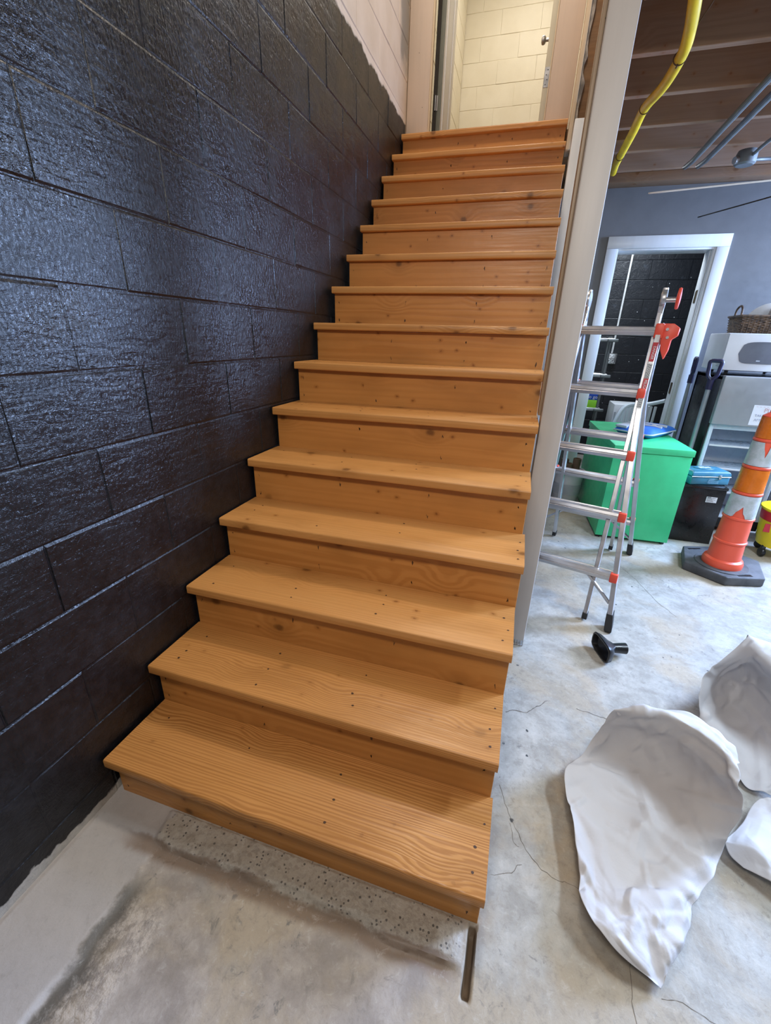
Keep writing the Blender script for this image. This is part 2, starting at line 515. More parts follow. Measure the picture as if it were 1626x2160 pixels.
def prism(bm, poly, lo, hi, axis='z', bev=0.0, seg=2):
    def P(a, b, h):
        return {'z': (a, b, h), 'y': (a, h, b), 'x': (h, a, b)}[axis]
    A = [bm.verts.new(P(a, b, lo)) for a, b in poly]
    B = [bm.verts.new(P(a, b, hi)) for a, b in poly]
    n = len(poly)
    fs = [bm.faces.new(A[::-1]), bm.faces.new(B)]
    for i in range(n):
        fs.append(bm.faces.new((A[i], A[(i + 1) % n], B[(i + 1) % n], B[i])))
    bmesh.ops.recalc_face_normals(bm, faces=fs)
    if bev > 0:
        es = list({e for f in fs for e in f.edges})
        bmesh.ops.bevel(bm, geom=es, offset=bev, segments=seg, affect='EDGES', profile=0.5)


def spline(pts, n=6):
    P = [Vector(p) for p in pts]
    P = [P[0] * 2 - P[1]] + P + [P[-1] * 2 - P[-2]]
    out = []
    for i in range(1, len(P) - 2):
        for k in range(n):
            t = k / n
            a, b, c, d = P[i - 1], P[i], P[i + 1], P[i + 2]
            out.append(0.5 * ((2 * b) + (c - a) * t + (2 * a - 5 * b + 4 * c - d) * t * t + (3 * b - a - 3 * c + d) * t ** 3))
    out.append(P[-2])
    return out


def finish(name, bm, ang=35):
    bmesh.ops.recalc_face_normals(bm, faces=bm.faces[:])
    me = bpy.data.meshes.new(name)
    bm.to_mesh(me)
    bm.free()
    if ang:
        for p in me.polygons:
            p.use_smooth = True
        me.set_sharp_from_angle(angle=R(ang))
    return me


def ob(name, bm, mat, parent=None, ang=35, loc=None):
    """link a bmesh as one object; with loc (or a parent given in world coordinates) its origin sits there"""
    if loc is not None:
        bmesh.ops.translate(bm, verts=bm.verts[:], vec=-Vector(loc))
    elif parent is not None and parent.get('_w'):
        bmesh.ops.translate(bm, verts=bm.verts[:], vec=-parent.location)
    me = finish(name, bm, ang)
    me.materials.append(mat)
    o = bpy.data.objects.new(name, me)
    COL.objects.link(o)
    if parent is not None:
        o.parent = parent
    if loc is not None:
        o.location = loc
    return o


def sub(name, bm, mat, part, thing_loc=(0, 0, 0), ang=35):
    """a sub-part, built in the thing's coordinates"""
    me_off = part.location
    bmesh.ops.translate(bm, verts=bm.verts[:], vec=-(Vector(thing_loc) + me_off))
    me = finish(name, bm, ang)
    me.materials.append(mat)
    o = bpy.data.objects.new(name, me)
    COL.objects.link(o)
    o.parent = part
    return o


def tag(o, label, cat, group=None):
    o['label'] = label
    o['category'] = cat
    if group:
        o['group'] = group
    return o


def thing(name, label, cat, loc=(0, 0, 0), rz=0.0, group=None, world=False):
    o = bpy.data.objects.new(name, None)
    o.empty_display_size = 0.1
    COL.objects.link(o)
    o.location = loc
    o.rotation_euler = (0, 0, rz)
    tag(o, label, cat, group)
    if world:
        o['_w'] = 1
    return o


def struct(o):
    o['kind'] = 'structure'
    return o


def text(name, body, size, mat, parent, M, ext=0.0004, align='CENTER'):
    cu = bpy.data.curves.new(name, 'FONT')
    cu.body = body
    cu.size = size
    cu.extrude = ext
    cu.align_x = align
    cu.align_y = 'CENTER'
    cu.resolution_u = 3
    t = bpy.data.objects.new(name, cu)
    COL.objects.link(t)
    dg = bpy.context.evaluated_depsgraph_get()
    me = bpy.data.meshes.new_from_object(t.evaluated_get(dg))
    bpy.data.objects.remove(t)
    me.transform(M)
    me.materials.clear()
    me.materials.append(mat)
    o = bpy.data.objects.new(name, me)
    COL.objects.link(o)
    o.parent = parent
    return o


def front(x, y, z, rot=0.0):
    """text plane facing -y"""
    return Matrix.Translation((x, y, z)) @ Matrix.Rotation(R(90), 4, 'X') @ Matrix.Rotation(rot, 4, 'Z')


# ------------------------------------------------------------------ setting: floor
def axis_pts(stops):
    out = []
    for a, b, st in stops:
        n = max(1, int(round((b - a) / st)))
        out += [a + (b - a) * i / n for i in range(n)]
    out.append(stops[-1][1])
    return out


def sstep(a, b, x):
    t = min(1.0, max(0.0, (x - a) / (b - a)))
    return t * t * (3 - 2 * t)


def floor_h(x, y):
    h = 0.0
    n = mnoise.noise(Vector((x * 9, y * 9, 0.3)))
    m = mnoise.noise(Vector((x * 31, y * 31, 4.3)))
    if y < 0.03 and -0.0 < x < 1.16:
        e = x + 0.03 * n
        # smooth mortar fillet along the wall, shallow hollow beside it
        h += 0.004 * (1 - sstep(0.235, 0.26, e)) * (1 - sstep(-0.05, 0.0, y))
        h -= 0.007 * sstep(0.235, 0.262, e) * (1 - sstep(0.28, 0.36, e)) * (1 - sstep(-0.2, -0.14, y))
        h += 0.003 * m * sstep(0.27, 0.30, e) * (1 - sstep(0.42, 0.46, e)) * (1 - sstep(-0.22, -0.16, y))
        # broken ledge in front of the first riser
        ay = y + 0.025 * n
        led = sstep(-0.064, -0.054, ay) * sstep(0.215, 0.235, e) * (1 - sstep(1.12, 1.15, x))
        h += led * (0.008 + 0.003 * m)
        h -= 0.006 * sstep(-0.10, -0.07, ay) * (1 - sstep(-0.064, -0.056, ay)) * sstep(0.2, 0.24, e) * (1 - sstep(1.12, 1.15, x))
    # saw-cut slot beside the stair
    if -0.14 < y < 0.05:
        c = 1.166 + 0.006 * n + 0.02 * (y + 0.05)
        d = abs(x - c)
        h -= 0.028 * (1 - sstep(0.006, 0.013, d)) * sstep(-0.125, -0.10, y + 0.006 * m) * (1 - sstep(0.01, 0.04, y))
    return h


xs = axis_pts([(-0.012, 0.0, 0.012), (0.0, 0.52, 0.0065), (0.52, 1.13, 0.012), (1.13, 1.2, 0.0035), (1.2, 2.2, 0.05), (2.2, 6.5, 0.5)])
ys = axis_pts([(-3.0, -0.6, 0.4), (-0.6, -0.25, 0.012), (-0.25, 0.05, 0.005), (0.05, 0.6, 0.05), (0.6, 5.6, 0.5)])
bm = BM()
g_ = [[bm.verts.new((x, y, floor_h(x, y))) for x in xs] for y in ys]
for j in range(len(ys) - 1):
    for i in range(len(xs) - 1):
        bm.faces.new((g_[j][i], g_[j][i + 1], g_[j + 1][i + 1], g_[j + 1][i]))
floor = struct(ob('floor', bm, M_CONC, ang=60))

M_CRACK = plain('crack_brown', (0.19, 0.165, 0.14), 0.9, var=0.2)  # brown of the flat ribbons drawn as crack lines


def crack(path, wid, seed):
    rr = random.Random(seed)
    pts = []
    for a, b in zip(path, path[1:]):
        a = Vector((*a, 0)); b = Vector((*b, 0))
        n = max(2, int((b - a).length / 0.012))
        for i in range(n):
            p = a.lerp(b, i / n)
            q = mnoise.noise(Vector((p.x * 22, p.y * 22, seed))) * 0.012
            pts.append(p + Vector((q + rr.uniform(-.002, .002), -q + rr.uniform(-.002, .002), 0)))
    b_ = BM()
    last = None
    for i, p in enumerate(pts[:-1]):
        t = (pts[i + 1] - p).normalized()
        s = Vector((-t.y, t.x, 0)) * wid * rr.uniform(0.25, 0.85)
        z = Vector((0, 0, 0.0006))
        cur = (b_.verts.new(p - s + z), b_.verts.new(p + s + z))
        if last:
            b_.faces.new((last[0], last[1], cur[1], cur[0]))
        last = cur
    ob('crack', b_, M_CRACK, floor, ang=0)


crack([(1.215, 0.44), (1.24, 0.36), (1.30, 0.26), (1.34, 0.22), (1.42, 0.20), (1.50, 0.19)], 0.0011, 1)
crack([(1.20, 0.16), (1.27, 0.19), (1.31, 0.23)], 0.0013, 2)
crack([(1.245, 0.33), (1.26, 0.27), (1.31, 0.235)], 0.0008, 3)
crack([(1.55, 0.09), (1.54, 0.02), (1.545, -0.08), (1.56, -0.2)], 0.0012, 4)
crack([(1.60, 0.03), (1.68, 0.03), (1.80, -0.02), (1.95, -0.06)], 0.0009, 5)
crack([(1.21, 0.78), (1.30, 0.80), (1.38, 0.88), (1.42, 0.90)], 0.0028, 6)
crack([(1.50, 0.89), (1.58, 0.875), (1.70, 0.85)], 0.0024, 7)
crack([(1.86, 2.45), (1.98, 2.15), (2.05, 1.9), (2.12, 1.75)], 0.0016, 8)

# ------------------------------------------------------------------ setting: left block wall
wl = thing('wall_left', '', '', (0, 0, 0))
del wl['label'], wl['category']
struct(wl)
bm = BM()
bx(bm, (-0.21, -3.0, -0.1), (-0.0085, 5.6, 5.3))
ob('mortar_bed', bm, M_BLOCK, wl, ang=0)


def block_mesh(L, H, bev, axis, seed, depth=0.012):
    """front of one concrete block: proud face with worn, uneven edges"""
    rr = random.Random(seed)
    b_ = BM()
    T = depth * (rr.uniform(0.5, 1.0) if depth < 0.01 else 1)
    o = [(0, 0), (L, 0), (L, H), (0, H)]
    bh = bev * (0.5 if depth < 0.01 else 1)
    i_ = [(bh, bev), (L - bh, bev), (L - bh, H - bev), (bh, H - bev)]
    back = [b_.verts.new((a, 0, c)) for a, c in o]
    fr = [b_.verts.new((a + rr.uniform(-.0015, .0015), -T + rr.uniform(-.0012, .0012), c + rr.uniform(-.0015, .0015))) for a, c in i_]
    eg = 0.0003 if depth < 0.01 else 0.0012
    ed = [b_.verts.new((a + (eg if a == 0 else -eg), -T * (0.30 if depth < 0.01 else 0.55), c + (eg if c == 0 else -eg))) for a, c in o]
    b_.faces.new(fr)
    for k in range(4):
        j = (k + 1) % 4
        b_.faces.new((ed[k], ed[j], fr[j], fr[k]))
        b_.faces.new((back[k], back[j], ed[j], ed[k]))
    return b_


def block_set(bev, axis, mat, n=4, depth=0.012, L=0.402, H=0.199):
    out = []
    for s in range(n):
        b_ = block_mesh(L, H, bev, axis, s + 40, depth)
        me = finish('block', b_, 0)
        me.materials.append(mat)
        out.append(me)
    return out


def lay(parent, meshes, x0, rz, us, zs, odd_off, even_off, u_lo, u_hi, k0=0, rr=None, jit=0.0012, gap=0.0042):
    rr = rr or random.Random(3)
    for k, z in enumerate(zs):
        off = (odd_off if (k + k0) % 2 else even_off)
        n0 = int(math.floor((u_lo - off) / 0.4064))
        u = off + n0 * 0.4064
        while u < u_hi:
            a, b = max(u, u_lo), min(u + 0.4064, u_hi)
            if b - a > 0.03:
                o = bpy.data.objects.new('block', rr.choice(meshes))
                COL.objects.link(o)
                o.parent = parent
                d = rr.uniform(-jit, jit)
                sc = (b - a - gap) / 0.402
                o.scale = (sc, 1, 1)
                if rz:     # wall facing +x, u runs along y
                    o.rotation_euler = (0, 0, R(90))
                    o.location = (x0 + d, a + gap / 2, z + (0.002 if gap > 0.003 else 0.0001))
                else:      # wall facing -y
                    o.location = (a + gap / 2, x0 + d, z + (0.002 if gap > 0.003 else 0.0001))
            u += 0.4064


BL = block_set(0.0070, 'x', M_BLOCK, 6, 0.0055, 0.402, 0.2030)
# face of the blocks lies at x = -0.0165 + 0.012
zs = [0.095 + 0.2032 * k for k in range(-1, 19)]
lay(wl, BL, -0.0100, True, None, zs, 0.030, 0.2332, -0.95, 3.32, k0=-1, jit=0.0008, gap=0.0008)

# ------------------------------------------------------------------ staircase
RUN, RISE = 0.2279, 0.1875
TR = [(0.009, 1.181, .176, .174), (-.004, 1.178, .355, .352), (-.004, 1.182, .539, .543), (-.003, 1.188, .724, .729),
      (-.002, 1.183, .911, .914), (.004, 1.184, 1.101, 1.113), (.006, 1.185, 1.292, 1.294), (.009, 1.185, 1.476, 1.478),
      (.016, 1.185, 1.667, 1.668), (.016, 1.177, 1.855, 1.857), (.017, 1.182, 2.046, 2.047), (.009, 1.178, 2.233, 2.235),
      (.002, 1.172, 2.422, 2.417), (.002, 1.160, 2.610, 2.606), (.002, 1.156, 2.802, 2.803)]
stair = thing('staircase', 'amber stained pine staircase with nosed treads climbing beside the black block wall', 'staircase', (0, 0, 0))
NOSE = 0.034
TH = 0.034


def wave(s, x):
    return mnoise.noise(Vector((x * 2.3, s * 3.7, 0.5))) * 0.0035


for i, (xl, xr, zl, zr) in enumerate(TR):
    xl = max(xl, 0.002)
    y0 = i * RUN
    top = (i == 14)
    dep = 0.2612 if not top else 0.13
    L = xr - xl
    cx, cy, cz = (xl + xr) / 2, y0, (zl + zr) / 2
    bm = BM()
    nx = 26
    prof = [(dep, 0.0), (0.006, 0.0), (0.0015, -0.0018), (0.0, -0.006), (0.0, -TH + 0.005), (0.0015, -TH + 0.0015), (0.006, -TH), (dep, -TH)]
    rows = []
    for k in range(nx + 1):
        x = -L / 2 + L * k / nx
        dz = (zr - zl) * (k / nx - 0.5)
        row = []
        for (py, pz) in prof:
            fy = 1.0 - min(1.0, py / 0.05)
            row.append(bm.verts.new((x, py + wave(i, x) * fy, pz + dz + 0.6 * wave(i + 31, x) * fy)))
        rows.append(row)
    m = len(prof)
    for a, b in zip(rows, rows[1:]):
        for k in range(m):
            bm.faces.new((a[k], a[(k + 1) % m], b[(k + 1) % m], b[k]))
    bm.faces.new(rows[0])
    bm.faces.new(rows[-1][::-1])
    t = ob('tread', bm, W_TREAD if i < 2 else W_TREAD2, stair, ang=50)
    t.location = (cx, cy, cz)
    # riser
    zb = 0.0 if i == 0 else (TR[i - 1][2] + TR[i - 1][3]) / 2 - 0.02
    bm = BM()
    bx(bm, (-L / 2 + 0.004, 0, 0), (L / 2 - 0.004, 0.02, cz - TH - zb + 0.0), 0.0012, 1)
    for v in bm.verts:
        if v.co.z > 0.05:
            v.co.z += (zr - zl) * (v.co.x / L)
    rs = ob('riser', bm, W_RISER, stair, ang=30)
    rs.location = (cx, cy + NOSE, zb)
    # sunk nail heads
    rr = random.Random(100 + i)
    if not top:
        bm = BM()
        for nx_ in (xl + 0.08, xl + 0.40, xl + 0.72, xr - 0.028):
            for py in (0.055, 0.115, 0.19):
                if rr.random() < 0.8:
                    px = nx_ + rr.uniform(-.014, .014)
                    q = py + rr.uniform(-.012, .012)
                    zz = zl + (zr - zl) * (px - xl) / L - cz + 0.0006
                    c = bmesh.ops.create_circle(bm, cap_ends=True, segments=8, radius=rr.uniform(.0028, .0042))
                    for v in c['verts']:
                        v.co = Vector((px - cx + v.co.x * rr.uniform(.8, 1.4), q + v.co.y, zz))
        s = ob('nail_heads', bm, M_WIRE, t, ang=0)
        s['kind'] = 'stuff'
    bm = BM()
    hgt = cz - TH - zb
    for nx_ in (xl + 0.03, xl + 0.42, xl + 0.80, xr - 0.035):
        for pz in (0.25, 0.75):
            if rr.random() < 0.75:
                c = bmesh.ops.create_circle(bm, cap_ends=True, segments=8, radius=rr.uniform(.0028, .004))
                for v in c['verts']:
                    v.co = Vector((nx_ - cx + v.co.x, -0.0005, hgt * (pz + rr.uniform(-.06, .06)) + v.co.y))
    if len(bm.verts):
        s = ob('nail_heads', bm, M_WIRE, rs, ang=0)
        s['kind'] = 'stuff'
    else:
        bm.free()
# stringers under the treads
for sx in (0.03, 0.57, 1.11):
    bm = BM()
    poly = [(NOSE + 0.022, 0.0)]
    for i in range(14):
        yy = i * RUN + NOSE + 0.022
        zz = min(TR[i][2], TR[i][3]) - TH - 0.003
        poly.append((yy, zz))
        poly.append((yy + RUN - 0.001, zz))
    poly.append((3.27, 2.55))
    poly.append((3.27, 2.40))
    poly.append((0.36, 0.0))
    A = [bm.verts.new((sx, a, b)) for a, b in poly]
    B = [bm.verts.new((sx + 0.038, a, b)) for a, b in poly]
    bm.faces.new(A)
    bm.faces.new(B[::-1])
    for i in range(len(poly)):
        j = (i + 1) % len(poly)
        bm.faces.new((A[i], A[j], B[j], B[i]))
    ob('stringer', bm, W_DARK, stair, ang=0)

# ------------------------------------------------------------------ stair head: landing, casing, doors, corridor
lf = struct(ob('floor_landing', (lambda b: (bx(b, (-0.01, 3.315, 2.70), (1.6, 5.6, 2.785)), b)[1])(BM()), W_DARK, ang=0))
tl = thing('trim_1', '', '', (0, 0, 0)); del tl['label'], tl['category']; struct(tl)
bm = BM(); bx(bm, (-0.003, 3.33, 2.70), (0.163, 3.352, 5.2), 0.003); ob('casing_board', bm, M_PINK, tl)
bm = BM(); bx(bm, (0.1635, 3.326, 2.70), (0.176, 3.36, 5.2), 0.002); ob('jamb_edge', bm, M_CREAMTRIM, tl)
tr = thing('trim_2', '', '', (0, 0, 0)); del tr['label'], tr['category']; struct(tr)
bm = BM(); bx(bm, (1.002, 3.33, 2.70), (1.163, 3.352, 5.2), 0.003); ob('casing_board', bm, M_PINK, tr)
bm = BM(); bx(bm, (0.994, 3.328, 2.70), (1.0015, 3.40, 5.2), 0.001); ob('jamb_edge', bm, M_CREAMTRIM, tr)

# wall end right of the casing: cream corner strip, broken plaster, dark header
cs = thing('trim_3', '', '', (0, 0, 0)); del cs['label'], cs['category']; struct(cs)
bm = BM(); bx(bm, (1.168, 3.20, 2.635), (1.196, 3.34, 5.2), 0.003); ob('corner_strip', bm, M_CREAMTRIM, cs)
rr = random.Random(5)
bm = BM()
n = 60
front_v, back_v = [], []
for k in range(n + 1):
    z = 2.55 + (5.2 - 2.55) * k / n
    wv = 0.018 + 0.014 * mnoise.noise(Vector((z * 6.1, 1, 0))) + rr.uniform(-.004, .004)
    if 3.02 < z < 3.10:
        wv = 0.006
    d = rr.uniform(-.004, .004)
    front_v.append((bm.verts.new((1.196, 3.215 + d, z)), bm.verts.new((1.199 + wv, 3.215 + d, z + rr.uniform(-.006, .006)))))
    back_v.append((bm.verts.new((1.196, 3.33, z)), bm.verts.new((1.199 + wv, 3.33, z))))
for a, b, c, d in zip(front_v, front_v[1:], back_v, back_v[1:]):
    bm.faces.new((a[0], a[1], b[1], b[0]))
    bm.faces.new((a[1], c[1], d[1], b[1]))
ob('plaster_edge', bm, M_PLASTER, cs, ang=20)
bm = BM(); bx(bm, (1.2005, 3.235, 2.80), (1.33, 3.36, 5.2), 0.002); ob('wall_stud', bm, W_DARK, cs)
bm = BM(); bx(bm, (1.20, 3.26, 2.56), (1.33, 3.345, 2.80), 0.004); ob('header_block', bm, M_PLASTER, cs)

hd = thing('trim_4', '', '', (0, 0, 0)); del hd['label'], hd['category']; struct(hd)
bm = BM(); bx(bm, (1.29, 1.33, 2.67), (1.33, 3.99, 2.89), 0.003); ob('header_joist', bm, W_DARK, hd)

d1 = thing('door_1', '', '', (0, 0, 0)); del d1['label'], d1['category']; struct(d1)
bm = BM(); bx(bm, (0.206, 3.42, 2.79), (0.2375, 3.83, 4.85), 0.002)
leaf = ob('door_leaf', bm, M_DOORW, d1)
bm = BM()
for (ya, yb) in ((3.47, 3.53), (3.70, 3.78)):
    for zz in (2.90,):
        bx(bm, (0.237, ya, zz), (0.2445, yb, 4.7), 0.003)
sub('panel_moulding', bm, M_DOORW, leaf)
bm = BM(); bx(bm, (0.205, 3.4165, 2.79), (0.238, 3.4205, 4.85), 0.0005); sub('leaf_edge', bm, M_DGREEN, leaf)  # door edge in shade, its shade put into the dark grey-green
bm = BM(); bx(bm, (0.177, 3.41, 2.79), (0.204, 3.43, 4.85)); ob('shadow_gap_strip', bm, M_DARK, d1)  # dark strip standing in for the shaded gap beside the leaf


def hinge(x0, x1, y, z0, z1, par, knuckle=True):
    b_ = BM()
    bx(b_, (x0, y - 0.002, z0), (x1, y, z1), 0.0006, 1)
    if knuckle:
        tube(b_, [((x0 + x1) / 2, y - 0.004, z0), ((x0 + x1) / 2, y - 0.004, z1)], 0.006, 10)
    o_ = ob('hinge', b_, M_STEEL, par)
    b_ = BM()
    for k in range(4):
        z = z0 + (z1 - z0) * (0.14 + 0.24 * k)
        c = bmesh.ops.create_circle(b_, cap_ends=True, segments=8, radius=0.0035)
        xx = x0 + (x1 - x0) * (0.62 if k % 2 else 0.38)
        for v in c['verts']:
            v.co = Vector((xx + v.co.x, y - 0.0026, z + v.co.y))
    if not knuckle:
        ob('screw_head', b_, M_INK, o_, ang=0)
    else:
        b_.free()


hinge(0.176, 0.212, 3.414, 3.00, 3.09, d1)
bm = BM(); bx(bm, (0.957, 3.405, 2.79), (0.993, 3.83, 4.85), 0.002)
leaf = ob('door_leaf', bm, M_LEAF, d1)
hinge(0.959, 0.992, 3.4045, 3.06, 3.17, d1, False)
bm = BM()
c0 = Vector((0.957, 3.775, 3.485))
b2 = BM()
lathe(b2, [(0.026, 0), (0.026, 0.006), (0.011, 0.009), (0.010, 0.03), (0.020, 0.034), (0.027, 0.045), (0.024, 0.058), (0.010, 0.064)], 20)
bmesh.ops.transform(b2, matrix=Matrix.Translation(c0) @ Matrix.Rotation(R(-90), 4, 'Y'), verts=b2.verts[:])
ob('door_knob', b2, M_STEEL, d1)

wb_ = thing('wall_corridor_back', '', '', (0, 0, 0)); del wb_['label'], wb_['category']; struct(wb_)
bm = BM(); bx(bm, (-0.2, 5.6, 2.7), (1.9, 5.8, 5.3)); ob('mortar_bed', bm, M_CREAM, wb_, ang=0)
BC = block_set(0.0035, 'y', M_CREAM, 4, 0.005, 0.402, 0.2030)
lay(wb_, BC, 5.6, False, None, [3.409 - 0.2032 * 3 + 0.2032 * k for k in range(11)], 0.178, 0.381, 0.0, 1.7, gap=0.001)
wc = thing('wall_corridor_left', '', '', (0, 0, 0)); del wc['label'], wc['category']; struct(wc)
bm = BM(); bx(bm, (-0.2, 3.36, 2.786), (-0.0012, 5.59, 5.3)); ob('mortar_bed', bm, M_CREAM, wc, ang=0)
lay(wc, BC, -0.0012 , True, None, [3.409 - 0.2032 * 3 + 0.2032 * k for k in range(11)], 0.03, 0.2332, 3.56, 5.585, gap=0.001)
struct(ob('wall_landing_right', (lambda b: (bx(b, (1.34, 3.37, 2.79), (1.45, 5.59, 5.3)), b)[1])(BM()), M_CREAM, ang=0))
struct(ob('ceiling_landing', (lambda b: (bx(b, (-0.2, -1.0, 5.3), (1.9, 5.8, 5.4)), b)[1])(BM()), M_CREAM, ang=0))

# ------------------------------------------------------------------ posts beside the stair
po = thing('post', 'tall beige painted square post standing on the floor beside the stair', 'post', (1.2315, 1.28, 0), world=True)
bm = BM()
bx(bm, (1.1915, 1.218, 0.035), (1.2815, 1.34, 2.885), 0.006, 2)
ob('shaft', bm, M_POST, po)
bm = BM()
bx(bm, (1.179, 1.26, 1.135), (1.1912, 1.34, 2.885), 0.002)
o_ = ob('edge_strip', bm, M_STRIP, po)
o_['label'] = 'tan bare wood edge strip'
bm = BM()
bx(bm, (1.193, 1.2225, 0.0), (1.280, 1.335, 0.004), 0.001)
for k in range(8):
    xa = 1.1935 + k * 0.012
    bx(bm, (xa, 1.2215, 0.004), (xa + 0.0035, 1.226, 0.036))
    ya = 1.224 + k * 0.0145
    bx(bm, (1.2765, ya, 0.004), (1.2805, ya + 0.004, 0.036))
bx(bm, (1.20, 1.232, 0.004), (1.273, 1.328, 0.036))
ob('slotted_base', bm, M_STEEL, po)

p2 = thing('post', 'white post behind the stair rising to the landing header', 'post', (1.28, 2.95, 0), world=True)
bm = BM()
bx(bm, (1.193, 2.92, 0.0), (1.285, 3.02, 2.70), 0.004)
ob('shaft', bm, M_WHITE, p2)

# ------------------------------------------------------------------ ceiling with joists
ce = thing('ceiling', '', '', (0, 0, 0)); del ce['label'], ce['category']; struct(ce)
bm = BM(); bx(bm, (1.335, -1.2, 2.865), (6.5, 3.995, 2.885)); ob('subfloor', bm, W_DARK, ce, ang=0)
for k in range(-8, 5):
    y = 2.215 + 0.403 * k
    if y > 3.9:
        break
    bm = BM()
    bx(bm, (-2.55, 0.0, 0.0), (2.55, 0.038, 0.198), 0.002, 1)
    j_ = ob('joist', bm, W_JOIST, ce, ang=30)
    j_.location = (3.90, y, 2.665)
bm = BM(); bx(bm, (1.34, 3.86, 2.60), (6.4, 3.995, 2.662), 0.003); ob('top_plate', bm, W_JOIST, ce)

# ------------------------------------------------------------------ far grey wall with the door opening
YW = 4.0
wf = thing('wall_far', '', '', (0, 0, 0)); del wf['label'], wf['category']; struct(wf)
DX0, DX1, DZ = 1.725, 2.47, 2.165
bm = BM(); bx(bm, (1.0, YW, 0), (DX0, YW + 0.11, 2.60)); ob('wall_panel', bm, M_GREYW, wf, ang=0)
bm = BM(); bx(bm, (DX1, YW, 0), (6.5, YW + 0.11, 2.60)); ob('wall_panel', bm, M_GREYW, wf, ang=0)
bm = BM(); bx(bm, (DX0, YW, DZ), (DX1, YW + 0.11, 2.60)); ob('wall_panel', bm, M_GREYW, wf, ang=0)
d2 = thing('door_2', '', '', (0, 0, 0)); del d2['label'], d2['category']; struct(d2)
bm = BM(); bx(bm, (1.642, YW - 0.018, 0.0), (1.729, YW, DZ - 0.002), 0.002); ob('casing_board', bm, M_WHITE, d2)
bm = BM(); bx(bm, (2.463, YW - 0.018, 0.0), (2.553, YW, DZ - 0.002), 0.002); ob('casing_board', bm, M_WHITE, d2)
bm = BM(); bx(bm, (1.642, YW - 0.018, DZ - 0.001), (2.553, YW, 2.254), 0.002); ob('casing_board', bm, M_WHITE, d2)
bm = BM(); bx(bm, (1.722, YW - 0.004, 0), (1.738, YW + 0.19, DZ), 0.001); ob('jamb', bm, M_WHITE, d2)
bm = BM(); bx(bm, (2.446, YW - 0.004, 0), (2.466, YW + 0.19, DZ), 0.001); jr = ob('jamb', bm, M_WHITE, d2)
bm = BM(); bx(bm, (1.738, YW - 0.004, DZ - 0.016), (2.446, YW + 0.19, DZ), 0.001); ob('jamb', bm, M_WHITE, d2)
bm = BM()
bx(bm, (2.434, YW + 0.03, 0), (2.4455, YW + 0.065, DZ - 0.017), 0.001)
bx(bm, (2.442, YW + 0.008, 0), (2.4455, YW + 0.022, DZ - 0.017), 0.0005)
ob('door_stop', bm, M_WHITE, d2)
M_BRONZE = plain('bronze_plate', (0.13, 0.10, 0.06), 0.45, 0.6)
for z in (0.99, 1.76):
    bm = BM(); prism(bm, [(YW + 0.080, z), (YW + 0.150, z), (YW + 0.160, z + 0.010), (YW + 0.160, z + 0.092), (YW + 0.150, z + 0.102), (YW + 0.080, z + 0.102)], 2.4435, 2.4459, 'x')
    ob('hinge_leaf', bm, M_BRONZE, d2, ang=0)

# store room behind
ws = thing('wall_store_back', '', '', (0, 0, 0)); del ws['label'], ws['category']; struct(ws)
bm = BM(); bx(bm, (1.0, 5.5995, -0.1), (4.5, 5.8, 2.75)); ob('mortar_bed', bm, M_DBLOCK, ws, ang=0)
BD = block_set(0.005, 'y', M_DBLOCK, 4, 0.0065, 0.402, 0.2030)
lay(ws, BD, 5.6, False, None, [2.10 - 0.2032 * 10 + 0.2032 * k for k in range(13)], 0.10, -0.10, 1.45, 3.3, gap=0.001)
struct(ob('wall_store_left', (lambda b: (bx(b, (1.35, 4.115, 0.0), (1.45, 5.58, 2.78)), b)[1])(BM()), M_DBLOCK, ang=0))
struct(ob('ceiling_store', (lambda b: (bx(b, (1.0, 4.115, 2.80), (4.5, 5.8, 2.86)), b)[1])(BM()), W_DARK, ang=0))

# conduit and box on the black wall
cd = tag(ob('conduit', (lambda b: (tube(b, [(2.115, 5.565, 1.30), (2.115, 5.565, 2.75)], 0.011, 12), b)[1])(BM()), M_WHITE, loc=(2.115, 5.565, 1.30)),
         'thin white upright conduit on the black block wall seen through the white framed doorway', 'conduit')
jb = thing('junction_box', 'pale square junction box at the end of the white conduit on the black wall', 'box', (2.115, 5.56, 1.15), world=True)
bm = BM(); bx(bm, (2.055, 5.535, 1.175), (2.175, 5.586, 1.295), 0.006); ob('housing', bm, M_STEEL, jb)
for a in (-1, 1):
    for b in (-1, 1):
        bm = BM()
        tube(bm, [(2.115 + a * 0.048, 5.538, 1.235 + b * 0.048), (2.115 + a * 0.048, 5.530, 1.235 + b * 0.048)], 0.007, 8)
        ob('corner_screw', bm, M_PIPE, jb)
for k in range(2):
    for s in (-1, 1):
        b2 = BM()
        ring = [(2.115 + s * 0.019 + 0.013 * math.cos(a), 5.532, 1.235 + (k - .5) * 0.05 + 0.017 * math.sin(a)) for a in [i * math.pi / 8 for i in range(16)]]
        tube(b2, ring, 0.003, 6, closed=True)
        ob('socket_ring', b2, M_WHITEP, jb)

